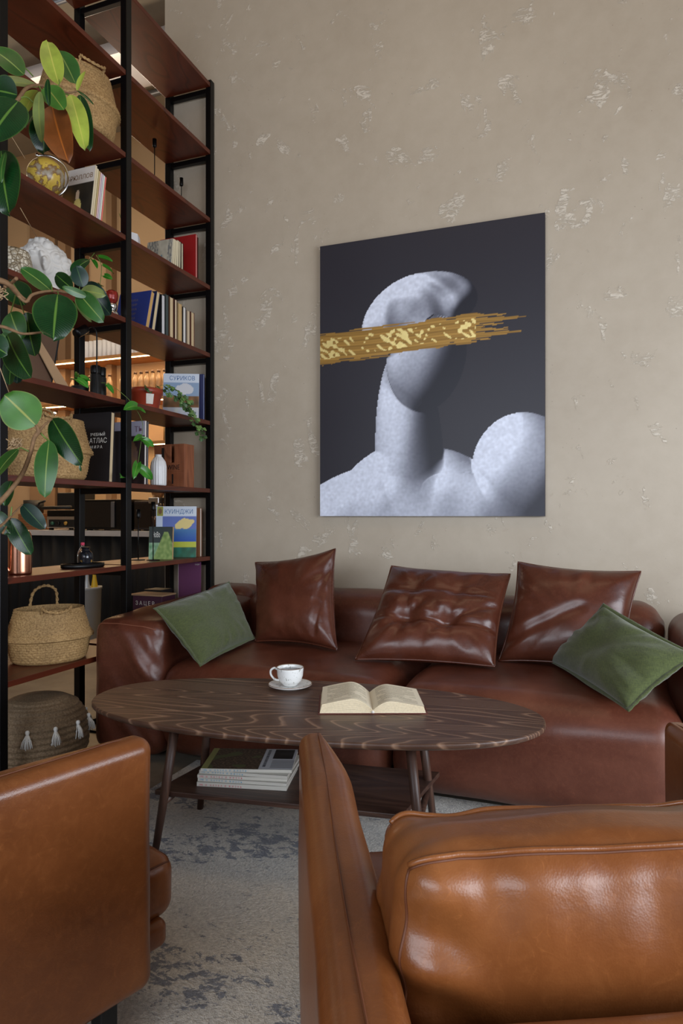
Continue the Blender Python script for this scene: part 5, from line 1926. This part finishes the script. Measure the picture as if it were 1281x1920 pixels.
def bust_geo():
    nu, nv = 150, 110
    V, F = [], []
    rnd = random.Random(4)
    curls = []
    for k in range(64):
        th_ = rnd.uniform(0, 2 * math.pi)
        ph = rnd.uniform(-0.4, 1.5)
        curls.append((th_, ph, rnd.uniform(0, 6.28)))
    CU = [(Vector((math.cos(p) * math.cos(t), math.cos(p) * math.sin(t), math.sin(p))), s) for t, p, s in curls]
    for j in range(nv + 1):
        ph = -math.pi / 2 + math.pi * j / nv
        for i in range(nu):
            th_ = 2 * math.pi * i / nu            # 0 = face direction (+x)
            d = Vector((math.cos(ph) * math.cos(th_), math.cos(ph) * math.sin(th_), math.sin(ph)))
            r = 1.0 / math.sqrt((d.x / 0.100) ** 2 + (d.y / 0.080) ** 2 + (d.z / 0.118) ** 2)
            a_ = math.atan2(d.y, d.x)
            face = math.exp(-(a_ / 0.75) ** 2)
            z = d.z
            if z < 0.42:
                # features
                r += 0.036 * math.exp(-(a_ / 0.15) ** 2) * math.exp(-((z + 0.10) / 0.17) ** 2) * (1 if z > -0.22 else math.exp(-((z + 0.22) / 0.05) ** 2))
                r += 0.009 * math.exp(-((z - 0.20) / 0.07) ** 2) * face
                for s in (-1, 1):
                    r -= 0.018 * math.exp(-((a_ - 0.34 * s) / 0.17) ** 2) * math.exp(-((z - 0.06) / 0.09) ** 2)
                    r += 0.006 * math.exp(-((a_ - 0.34 * s) / 0.10) ** 2) * math.exp(-((z - 0.05) / 0.045) ** 2)
                r += 0.010 * math.exp(-(a_ / 0.22) ** 2) * (math.exp(-((z + 0.37) / 0.035) ** 2) + math.exp(-((z + 0.47) / 0.04) ** 2))
                r += 0.014 * math.exp(-(a_ / 0.3) ** 2) * math.exp(-((z + 0.72) / 0.10) ** 2)
            hair = min(1, max(0, (z - 0.40) * 12))
            if abs(a_) > 1.35 and z > -0.75:
                hair = max(hair, min(1, (z + 0.75) * 5, (abs(a_) - 1.35) * 6))
            r += 0.016 * math.exp(-((abs(a_) - 1.62) / 0.12) ** 2) * math.exp(-((z + 0.02) / 0.16) ** 2)
            if hair:
                best, ps = 9, 0
                for c, s in CU:
                    q = (d - c).length
                    if q < best:
                        best, ps = q, s
                sw = math.sin(best * 26 + ps)
                r += hair * (0.016 * math.exp(-(best / 0.20) ** 2) + 0.0025 * sw + 0.006)
            V.append(tuple(d * r))
    for j in range(nv):
        for i in range(nu):
            i2 = (i + 1) % nu
            F.append((j * nu + i, j * nu + i2, (j + 1) * nu + i2, (j + 1) * nu + i))
    return V, F


v, f = bust_geo()
tm = T(-0.005, -0.01, 0.140) @ Matrix.Rotation(R(220), 4, 'Z') @ Matrix.Rotation(R(14), 4, 'Y') @ Matrix.Scale(0.92, 4)
link('head', [tuple(tm @ Vector(p)) for p in v], f, M['plaster'], bu)
v, f = lathe([(0.0002, 0), (0.060, 0), (0.058, 0.015), (0.046, 0.04), (0.045, 0.10), (0.0002, 0.12)], 36, 1.05, 0.95, close=False)
link('neck', v, f, M['plaster'], bu)

# pebble pot
pp_ = thing('pebble_pot', 'round pot covered in pale pebbles at the left end of the bust board', 'pot', (-2.235, 2.105, 2.0352))
v, f = lathe(resample([(0.0002, 0), (0.05, 0), (0.072, 0.03), (0.076, 0.075), (0.066, 0.125), (0.060, 0.128), (0.055, 0.115), (0.0002, 0.10)], 24), 56, 1, 1,
             lambda a, i, r, z: 0.003 * noise.noise(Vector((math.cos(a) * 4, math.sin(a) * 4, z * 60))), False)
link('pebbled_body', v, f, M['pebble'], pp_)

# red and silver jar
rj = thing('enamel_jar', 'small red and silver footed jar beside the middle post', 'jar', (-2.165, 2.628, 2.0352))
v, f = lathe(resample([(0.0002, 0), (0.032, 0), (0.034, 0.012), (0.030, 0.018), (0.016, 0.026), (0.024, 0.038), (0.026, 0.052), (0.016, 0.062), (0.0002, 0.062)], 22), 36, close=False)
link('silver_foot', v, f, M['chrome'], rj)
v, f = lathe(resample([(0.0002, 0.062), (0.016, 0.062), (0.027, 0.075), (0.030, 0.098), (0.027, 0.115), (0.015, 0.122), (0.0002, 0.124)], 20), 36, close=False)
link('red_cup', v, f, M['red_jar'], rj)

# board leaning on the board below the bust
kb = thing('leaning_board', 'kraft display board with a black edge tilted on its strut', 'display board', (-2.27, 2.30, 1.6352))
q_ = [(0.02, -0.095, 0.30), (0.02, 0.085, 0.275), (0.02, 0.03, 0.015), (0.02, -0.13, 0.0)]
V = [(x, y_, z) for x, y_, z in q_] + [(x - 0.006, y_, z) for x, y_, z in q_]
link('board', V, [(0, 1, 2, 3), (7, 6, 5, 4), (0, 4, 5, 1), (1, 5, 6, 2), (2, 6, 7, 3), (3, 7, 4, 0)], M['darkbrown'], kb, False)
eg = MB()
for a1, b1 in ((0, 1), (1, 2)):
    vv, ff = tube([V[a1], V[b1]], 0.004, 6)
    eg.add(vv, ff)
eg.build('edge', M['black_matte'], kb)
q_ = [(0.03, -0.10, 0.215), (0.03, -0.055, 0.215), (0.045, 0.135, 0.002), (0.045, 0.055, 0.002)]
V = q_ + [(x - 0.005, y_, z) for x, y_, z in q_]
link('strut', V, [(0, 1, 2, 3), (7, 6, 5, 4), (0, 4, 5, 1), (1, 5, 6, 2), (2, 6, 7, 3), (3, 7, 4, 0)], M['kraft'], kb, False)

# reading lamp
lp = thing('reading_lamp', 'thin black gooseneck lamp with cylindrical head beside the middle post', 'lamp', (-2.20, 2.565, 1.6352))
v, f = lathe([(0.0002, 0), (0.038, 0), (0.038, 0.006), (0.0002, 0.007)], 28)
link('base', v, f, M['black'], lp)
v, f = tube(smooth_path([(0, 0, 0.005), (0, 0, 0.15), (0, 0, 0.285), (0, -0.010, 0.318), (0, -0.035, 0.325), (0, -0.055, 0.315)], 6), 0.0035, 8)
link('gooseneck', v, f, M['black'], lp)
v, f = lathe([(0.0002, 0), (0.020, 0), (0.021, 0.004), (0.021, 0.07), (0.019, 0.072), (0.0002, 0.068)], 24)
tm = T(0, -0.135, 0.268) @ Matrix.Rotation(R(-58), 4, 'X')
link('lamp_head', [tuple(tm @ Vector(p)) for p in v], f, M['black'], lp)

# black canisters
for y_, h_, lb in ((2.585, 0.160, 'black canister with a ribbed cap, left of the pair by the middle post'), (2.645, 0.164, 'black canister with a ribbed cap, nearer the middle post')):
    cn = thing('canister', lb, 'canister', (-2.235 - (y_ - 2.585) * 0.3, y_ + 0.012, 1.6352), 0, 'black canisters on the bookshelf')
    v, f = lathe([(0.0002, 0), (0.024, 0), (0.0245, 0.004), (0.0245, 0.115), (0.019, 0.122), (0.0002, 0.122)], 28)
    link('body', v, f, M['black_matte'], cn)
    v, f = lathe([(0.0002, 0.120), (0.021, 0.120), (0.0225, 0.126), (0.0225, h_ - 0.004), (0.020, h_), (0.0002, h_)], 48, 1, 1, lambda a, i, r, z: 0.0012 * math.sin(a * 14) if r > 0.01 else 0)
    link('ribbed_cap', v, f, M['black'], cn)

# slim black candle stands
def candle_stand(label, x, y_, z, h):
    cs = thing('candle_stand', label, 'candle holder', (x, y_, z), 0, 'slim black candle stands')
    v, f = lathe([(0.0002, 0), (0.036, 0), (0.036, 0.004), (0.0002, 0.0045)], 28)
    link('base', v, f, M['black'], cs)
    v, f = tube([(0, 0, 0.004), (0, 0, h - 0.04)], 0.0028, 8)
    link('rod', v, f, M['black'], cs)
    v, f = lathe([(0.0002, h - 0.045), (0.010, h - 0.045), (0.0115, h - 0.040), (0.0115, h), (0.009, h), (0.009, h - 0.03), (0.0002, h - 0.03)], 20, close=False)
    link('candle_cup', v, f, M['black'], cs)


candle_stand('slim black candle stand high on the bookshelf, nearer the middle post', -2.29, 3.135, 2.8352, 0.34)
candle_stand('slim black candle stand high on the bookshelf, nearer the plaster wall', -2.29, 3.395, 2.8352, 0.245)
candle_stand('slim black candle stand on the waist high board, further from the green paperback', -2.30, 3.005, 0.8352, 0.275)
candle_stand('slim black candle stand on the waist high board right beside the green paperback', -2.215, 3.02, 0.8352, 0.315)

# copper jug
cj = thing('copper_jug', 'polished copper thermos jug on the waist high board', 'jug', (-2.205, 2.115, 0.8352))
v, f = lathe(resample([(0.0002, 0), (0.044, 0), (0.046, 0.006), (0.046, 0.145), (0.044, 0.162), (0.036, 0.178), (0.020, 0.187), (0.0002, 0.189)], 40), 56, close=False)
link('body', v, f, M['copper'], cj)
v, f = tube(smooth_path([(-0.010, -0.036, 0.180), (-0.018, -0.058, 0.165), (-0.024, -0.070, 0.12), (-0.022, -0.064, 0.06), (-0.012, -0.044, 0.015)], 8), 0.007, 10)
link('handle', v, f, M['copper'], cj)

# tray with jar
tr = thing('oval_tray', 'black oval tray on the waist high board', 'tray', (-2.215, 2.49, 0.8352), R(70))
v, f = lathe([(0.0002, 0), (0.098, 0), (0.104, 0.004), (0.105, 0.020), (0.100, 0.020), (0.098, 0.007), (0.0002, 0.006)], 48, 1.0, 0.52, None, False)
link('dish', v, f, M['black'], tr)
jr = thing('glass_jar', 'dark glass jar with gold characters standing on the black tray', 'jar', (-2.222, 2.515, 0.8352 + 0.0065))
v, f = lathe(resample([(0.0002, 0), (0.030, 0), (0.033, 0.006), (0.034, 0.045), (0.030, 0.062), (0.017, 0.072), (0.0165, 0.082), (0.0002, 0.083)], 24), 36, close=False)
link('body', v, f, plain('dark_glass', (24, 26, 32), 0.08, 0, 0), jr)
v, f = lathe([(0.0002, 0.082), (0.020, 0.082), (0.020, 0.088), (0.0002, 0.088)], 28)
link('lid', v, f, M['black'], jr)
for k, ch in enumerate('чай'[:2]):
    lettering(ch, 0.020, T(-0.012 + 0.012, -0.0345, 0.018) @ Matrix.Rotation(R(0), 4, 'Z') @ FACE_NY if k == 0 else T(0.0345, -0.006, 0.018) @ Matrix.Rotation(R(90), 4, 'Z') @ FACE_NY, M['gold_ink'], jr, 'gold_mark', 0.0003)
cb = thing('glass_bottle', 'small clear bottle with a red stopper behind the black tray', 'bottle', (-2.35, 2.64, 0.8352))
v, f = lathe(resample([(0.0002, 0), (0.024, 0), (0.025, 0.01), (0.025, 0.055), (0.015, 0.082), (0.008, 0.088), (0.008, 0.096), (0.0002, 0.096)], 24), 28, close=False)
link('body', v, f, M['glass'], cb)
v, f = lathe([(0.0002, 0.095), (0.009, 0.095), (0.009, 0.108), (0.0002, 0.11)], 16)
link('stopper', v, f, M['red_ink'], cb)
v, f = lathe([(0.0002, 0.003), (0.021, 0.003), (0.021, 0.04), (0.0002, 0.04)], 20)
link('contents', v, f, M['white_ceramic'], cb)

# bottom board: purple card, purple box, pale crate
pc = thing('purple_card', 'large purple card with a white printed block standing behind the sofa armrest', 'card', (-2.150, 3.385, 0.4352))
MB().box(-0.155, 0, 0, 0.004, 0, 0.368).build('sheet', M['purple'], pc)
MB().box(-0.1555, -0.1535, -0.0004, 0.0044, 0, 0.368).build('edge', M['white_ink'], pc)
lettering('ЗАЦЕР', 0.010, T(-0.040, -0.0006, 0.350) @ FACE_NY, M['white_ink'], pc, 'lettering', 0.0001)
pb = thing('purple_box', 'dark purple box with white lettering and kraft lid behind the sofa armrest', 'box', (-2.165, 3.03, 0.4352))
MB().box(-0.19, 0, 0, 0.12, 0, 0.205).build('box_body', M['purple_dark'], pb, bevel=0.002)
MB().box(-0.205, 0.004, -0.004, 0.124, 0.205, 0.213).build('lid', M['kraft'], pb, bevel=0.001)
lettering('З А Ц Е Р', 0.030, T(-0.172, -0.001, 0.155) @ FACE_NY, M['white_ink'], pb, 'lettering', 0.0002, sx=0.95)
db = thing('dark_box', 'small black box with dark lid between the purple box and the purple card', 'box', (-2.30, 3.17, 0.4352))
MB().box(-0.08, 0.03, 0, 0.10, 0, 0.20).build('box_body', cmat((40, 44, 56)), db, bevel=0.002)
MB().box(-0.084, 0.034, -0.004, 0.104, 0.20, 0.222).build('lid', M['black_matte'], db, bevel=0.002)
cr = thing('wooden_tray_box', 'pale wooden tray box behind the lowest belly basket', 'box', (-2.375, 2.065, 0.4352))
a = MB()
a.box(-0.05, 0.05, -0.08, -0.072, 0, 0.20).box(-0.05, 0.05, 0.072, 0.08, 0, 0.20).box(-0.05, -0.042, -0.072, 0.072, 0, 0.20).box(0.042, 0.05, -0.072, 0.072, 0, 0.20).box(-0.042, 0.042, -0.072, 0.072, 0, 0.008)
a.build('box_body', M['pale_wood'], cr, bevel=0.001)

# ------------------------------------------------------------------ rubber plant
rp = thing('rubber_plant', 'tall rubber plant whose big glossy leaves hang in front of the bookshelf', 'rubber plant', (-1.86, 1.44, 0.0))
O = Vector((-1.86, 1.44, 0.0))
random.seed(21)
mb = MB()
keys = 'dtmgyor'
SHR = {'y': 0.22, 'r': 0.34, 'o': 0.12, 'g': 0.08, 'd': 0.12, 'm': 0.1, 't': 0.1}
for (bx, by, bz, ex, ey, ez, wd, nx_, ny_, nz_, k) in RUBBER_LEAVES:
    leaf_geo(mb, Vector((bx, by, bz)) - O, Vector((ex, ey, ez)) - O, wd * 1.24, (nx_, ny_, nz_), keys.index(k), arch=0.05, fold=SHR[k], nl=16, nw=6)
fo = link('foliage', mb.v, mb.f, None, rp, True, mb.uv, [M['leaf_' + k] for k in keys], mb.fm)
st = MB()
for br in RUBBER_BRANCHES:
    pts = smooth_path([p[:3] for p in br], 5)
    rr_ = []
    for i in range(len(pts)):
        t = i / (len(pts) - 1) * (len(br) - 1)
        a0 = int(min(t, len(br) - 2))
        rr_.append(br[a0][3] + (br[a0 + 1][3] - br[a0][3]) * (t - a0))
    v, f = tube([p - O for p in pts], rr_, 9)
    st.add(v, f, None, None, 0 if br[0][3] > 0.003 else 1)
v, f = tube(smooth_path([(0, 0, 0.28), (0.02, 0.0, 0.7), (0.06, 0.0, 1.0), (0.158, 0.004, 1.011)], 6), 0.017, 10)
st.add(v, f)
v, f = tube(smooth_path([(0.02, 0, 0.7), (0.03, 0.01, 1.2), (0.07, 0.0, 1.7), (0.143, -0.001, 1.802)], 6), 0.016, 10)
st.add(v, f)
v, f = tube(smooth_path([(0.03, 0.01, 1.2), (0.0, 0.02, 1.8), (0.06, 0.01, 2.1), (0.158, 0.004, 2.143)], 6), 0.014, 10)
st.add(v, f)
link('branches', st.v, st.f, None, rp, True, None, [M['bark'], M['stem']], st.fm)
v, f = lathe([(0.0002, 0), (0.12, 0), (0.15, 0.26), (0.155, 0.30), (0.145, 0.30), (0.0002, 0.28)], 40, close=False)
link('pot', v, f, M['white_ceramic'], rp)
# twine knots
tw = MB()
random.seed(2)
for (cx, cy, cz_) in ((-1.695, 1.545, 1.755), (-1.69, 1.60, 1.30)):
    for k in range(14):
        c = Vector((cx, cy, cz_)) - O
        pts = [c + Vector((random.uniform(-.02, .02), random.uniform(-.02, .02), random.uniform(-.02, .02))) for _ in range(4)]
        v, f = tube(smooth_path(pts, 4), 0.0016, 5)
        tw.add(v, f)
for a1, b1 in (((-1.651, 1.538, 2.238), (-1.666, 1.618, 2.196)), ((-1.68, 1.613, 2.041), (-2.12, 2.12, 2.21)), ((-1.657, 1.515, 1.518), (-1.705, 1.603, 1.44))):
    v, f = tube([Vector(a1) - O, Vector(b1) - O], 0.0012, 5)
    tw.add(v, f)
tw.build('twine_tie', M['twine'], rp, True)

# ------------------------------------------------------------------ the bar behind the bookshelf
CY0, CY1 = 4.95, 5.6
ct = thing('bar_counter', 'long bar counter with steel worktop and black curtain front behind the bookshelf', 'counter', (-5, 5.2, 0))
MB().box(-2.9, 2.45, -0.25, 0.39, 0.885, 0.935).build('worktop', M['worktop_steel'], ct, bevel=0.003)
V, F = [], []
NC = 420
for i in range(NC + 1):
    x = -2.85 + 5.25 * i / NC
    y_ = -0.21 + 0.018 * math.sin(x * 46) + 0.012 * math.sin(x * 17 + 1)
    V += [(x, y_, 0.02), (x, y_ * 0.9 - 0.02, 0.882)]
for i in range(NC):
    F.append((2 * i, 2 * i + 2, 2 * i + 3, 2 * i + 1))
cu_ = link('curtain', V, F, M['curtain'], ct)
sd = cu_.modifiers.new('thickness', 'SOLIDIFY')
sd.thickness = 0.004
a = MB()
for x in (-2.8, -1.2, 0.5, 2.3):
    a.box(x, x + 0.04, -0.12, -0.08, 0, 0.885)
    a.box(x, x + 0.04, 0.30, 0.34, 0, 0.885)
a.build('frame', M['black'], ct)

for z, x1, lb, led in ((2.60, 2.3, 'top oak wall shelf of the bar with a lit strip under its front', 1), (2.17, 2.3, 'second oak wall shelf of the bar carrying the bottles', 1), (1.75, 2.3, 'lowest oak wall shelf of the bar with a lit strip', 1)):
    s_ = thing('wall_shelf', lb, 'shelf', (-5, 5.45, z), 0, 'oak shelves behind the bar')
    MB().box(-0.6 if z < 2.5 else -0.6, x1, -0.15, 0.148, 0, 0.03).build('board', M['oak'], s_, bevel=0.002)
    MB().box(-0.58, x1 - 0.05, -0.13, -0.118, -0.007, 0).build('light_strip', M['led'], s_)
    area('shelf_strip_light', (-4.2, 5.33, z - 0.02), (0, 0, 0), 2.8, 0.02, 8, (1, 0.70, 0.40))
# tumblers on the top shelf
proto = None
random.seed(8)
tmb = [(-4.72 + 0.055 * k, 5.36) for k in range(14)]
v, f = lathe([(0.0002, 0), (0.022, 0), (0.024, 0.004), (0.024, 0.17), (0.0225, 0.17), (0.0215, 0.006), (0.0002, 0.006)], 20, close=False)
gm = None
for k, (x, y_) in enumerate(tmb):
    if gm is None:
        o = link('tall_tumbler', v, f, M['white_ceramic'])
        gm = o
    else:
        o = gm.copy()
        COL.objects.link(o)
    o.location = (x, y_, 2.6302)
    tag(o, 'tall pale tumbler in the row on the top bar shelf', 'tumbler', 'tumblers on the top bar shelf')


def bottle(root_label, loc, h, r, body, cap, group):
    b_ = thing('bottle', root_label, 'bottle', loc, 0, group)
    v, f = lathe(resample([(0.0002, 0), (r, 0), (r, h * 0.62), (r * 0.9, h * 0.72), (r * 0.45, h * 0.84), (r * 0.42, h * 0.92), (0.0002, h * 0.92)], 22), 24, close=False)
    link('body', v, f, body, b_)
    v, f = lathe([(0.0002, h * 0.91), (r * 0.55, h * 0.91), (r * 0.55, h), (0.0002, h)], 16)
    link('cap', v, f, cap, b_)
    return b_


b0 = bottle('pale glass bottle with a dark cap in the row on the bar shelf', (-4.135, 5.36, 2.2002), 0.26, 0.029, M['frost'], M['darkbrown'], 'bottles on the bar shelf')
for k, x in enumerate((-4.068, -4.001, -3.934, -3.867, -3.800, -4.21, -4.29, -4.44, -4.52, -4.60, -4.68, -4.83, -4.90)):
    dup(b0, (x, 5.36, 2.2002), 0)
# large jug-like glass bottles on the lowest shelf, left
b1 = bottle('tall clear glass carafe on the lowest bar shelf at far left', (-5.24, 5.36, 1.7802), 0.34, 0.045, M['glass'], M['steel'], 'carafes on the lowest bar shelf')
dup(b1, (-5.12, 5.36, 1.7802), 0)
tin = thing('storage_tin', 'buff storage tin on the lowest bar shelf above the wine box', 'tin', (-3.72, 5.38, 1.7802))
v, f = lathe([(0.0002, 0), (0.09, 0), (0.09, 0.24), (0.0002, 0.24)], 28)
link('body', v, f, cmat((176, 140, 84)), tin)
v, f = lathe([(0.0002, 0.24), (0.094, 0.24), (0.094, 0.265), (0.0002, 0.268)], 28)
link('lid', v, f, cmat((150, 110, 64)), tin)
wbx = [(-4.75, 'white carton beside the lowest lit shelf of the bar')]
cart = thing('carton', 'pale carton on the lowest bar shelf left of the bottles', 'box', (-4.62, 5.38, 1.7802))
MB().box(-0.09, 0.09, -0.08, 0.1, 0, 0.2).build('box_body', cmat((190, 168, 136)), cart, bevel=0.003)
MB().box(-0.092, 0.092, -0.082, 0.102, 0.2, 0.25).build('lid', cmat((200, 180, 150)), cart, bevel=0.003)

CT_Z = 0.9352
# contact grill
gr = thing('contact_grill', 'steel contact grill with black lid on the bar counter', 'grill', (-4.68, 5.12, CT_Z))
MB().box(-0.20, 0.17, -0.12, 0.2, 0.02, 0.13).build('housing', M['steel'], gr, bevel=0.006)
MB().box(-0.17, 0.13, -0.124, -0.118, 0.03, 0.10).build('control_panel', M['black_matte'], gr)
for x, c in ((-0.12, cmat((40, 90, 70))), (-0.05, M['black']), (0.04, M['gold_ink'])):
    v, f = lathe([(0.0002, 0), (0.018, 0), (0.016, 0.016), (0.0002, 0.016)], 20)
    link('knob', [tuple(T(x, -0.124, 0.065, rx=R(90)) @ Vector(p)) for p in v], f, c, gr)
MB().box(-0.21, 0.19, -0.11, 0.2, 0.13, 0.19).build('top_plate', M['black'], gr, bevel=0.01)
v, f = tube([(-0.22, -0.15, 0.21), (0.12, -0.15, 0.215)], 0.016, 12)
link('handle', v, f, M['black_matte'], gr)
MB().box(-0.19, 0.10, 0.0, 0.2, 0.20, 0.36).build('rear_lid', M['black_matte'], gr, bevel=0.01)
a = MB()
for sx_ in (-0.17, 0.14):
    for sy_ in (-0.09, 0.17):
        a.box(sx_ - 0.015, sx_ + 0.015, sy_ - 0.015, sy_ + 0.015, 0, 0.02)
a.build('foot', M['black'], gr)
# microwave
mw = thing('microwave', 'black microwave oven on the bar counter seen through the bookshelf', 'microwave', (-4.19, 5.16, CT_Z))
MB().box(-0.27, 0.27, -0.15, 0.2, 0.01, 0.285).build('housing', M['black'], mw, bevel=0.006)
MB().box(-0.25, 0.06, -0.157, -0.15, 0.03, 0.265).build('door', plain('dark_window', (16, 15, 16), 0.06), mw, bevel=0.002)
MB().box(0.062, 0.10, -0.165, -0.15, 0.03, 0.265).build('door_handle', cmat((86, 84, 84)), mw, bevel=0.004)
for z in (0.09, 0.19):
    v, f = lathe([(0.0002, 0), (0.024, 0), (0.021, 0.014), (0.0002, 0.014)], 24)
    link('dial', [tuple(T(0.19, -0.15, z, rx=R(90)) @ Vector(p)) for p in v], f, M['black_matte'], mw)
MB().box(-0.25, -0.21, -0.12, -0.08, 0, 0.01).box(0.21, 0.25, -0.12, -0.08, 0, 0.01).box(-0.25, -0.21, 0.12, 0.16, 0, 0.01).box(0.21, 0.25, 0.12, 0.16, 0, 0.01).build('foot', M['black_matte'], mw)
oven = thing('toaster_oven', 'dark toaster oven between the microwave and the coffee grinder', 'oven', (-3.775, 5.18, CT_Z))
MB().box(-0.13, 0.13, -0.14, 0.18, 0.01, 0.27).build('housing', cmat((38, 26, 20)), oven, bevel=0.006)
MB().box(-0.12, 0.06, -0.146, -0.14, 0.03, 0.25).build('door', plain('dark_window', (24, 18, 16), 0.08), oven)
MB().box(-0.12, -0.10, -0.1, -0.08, 0, 0.01).box(0.10, 0.12, -0.1, -0.08, 0, 0.01).box(-0.12, -0.10, 0.1, 0.12, 0, 0.01).box(0.10, 0.12, 0.1, 0.12, 0, 0.01).build('foot', M['black_matte'], oven)
# coffee grinder
cg = thing('coffee_grinder', 'steel coffee grinder with amber hopper on the bar counter', 'coffee grinder', (-3.60, 5.02, CT_Z))
v, f = lathe([(0.0002, 0), (0.09, 0), (0.09, 0.015), (0.0002, 0.018)], 32)
link('base', v, f, M['black'], cg)
MB().box(0.03, 0.07, 0.0, 0.04, 0.015, 0.34).build('column', M['black_matte'], cg, bevel=0.004)
MB().box(-0.09, 0.02, -0.06, 0.05, 0.245, 0.30).build('motor_head', M['steel'], cg, bevel=0.006)
v, f = lathe([(0.0002, 0.19), (0.03, 0.19), (0.05, 0.215), (0.055, 0.245), (0.0002, 0.245)], 28)
link('burr_collar', [(p[0] - 0.03, p[1], p[2]) for p in v], f, M['steel'], cg)
v, f = lathe([(0.0002, 0.30), (0.04, 0.30), (0.075, 0.38), (0.072, 0.385), (0.0002, 0.37)], 28, close=False)
link('hopper', [(p[0] - 0.03, p[1], p[2]) for p in v], f, cmat((150, 100, 56), 0.2), cg)
v, f = lathe([(0.0002, 0.02), (0.045, 0.02), (0.055, 0.13), (0.052, 0.13), (0.043, 0.03), (0.0002, 0.03)], 28, close=False)
link('dosing_cup', [(p[0] - 0.03, p[1], p[2]) for p in v], f, cmat((70, 48, 36), 0.15), cg)
# stack of wooden coasters / slatted box and pans at far left
sbx = thing('wicker_box', 'small brown slatted box at the left end of the bar counter', 'box', (-5.14, 5.12, CT_Z))
a = MB()
for k in range(6):
    a.box(-0.12, 0.12, -0.1, 0.12, 0.002 + 0.026 * k, 0.024 + 0.026 * k)
a.box(-0.115, 0.115, -0.095, 0.115, 0, 0.155)
a.build('slats', cmat((132, 84, 50)), sbx, bevel=0.002)
pn = thing('black_pot', 'black cooking pot on the slatted box at the left end of the bar', 'pot', (-5.16, 5.12, CT_Z + 0.158))
v, f = lathe([(0.0002, 0), (0.09, 0), (0.095, 0.13), (0.09, 0.13), (0.085, 0.01), (0.0002, 0.01)], 28, close=False)
link('body', v, f, M['black_matte'], pn)
v, f = tube([(0.09, -0.02, 0.10), (0.20, -0.06, 0.12)], 0.010, 8)
link('handle', v, f, M['black_matte'], pn)
# grey bin with bottles beside the counter
bn = thing('grey_bin', 'pale grey storage tub standing in front of the black curtain', 'tub', (-3.66, 4.2, 0))
v, f = lathe([(0.0002, 0), (0.05, 0), (0.062, 0.5), (0.066, 0.5), (0.066, 0.52), (0.058, 0.52), (0.045, 0.02), (0.0002, 0.02)], 32, 1, 1.6, None, False)
link('body', v, f, cmat((150, 154, 156)), bn)
yb = bottle('yellow labelled bottle standing in the pale grey tub', (-3.655, 4.235, 0.021), 0.68, 0.030, cmat((206, 170, 40)), M['black'], None)
wb2 = bottle('clear bottle standing in the pale grey tub beside the yellow one', (-3.665, 4.165, 0.021), 0.66, 0.030, cmat((170, 176, 180), 0.2), M['white_ceramic'], None)
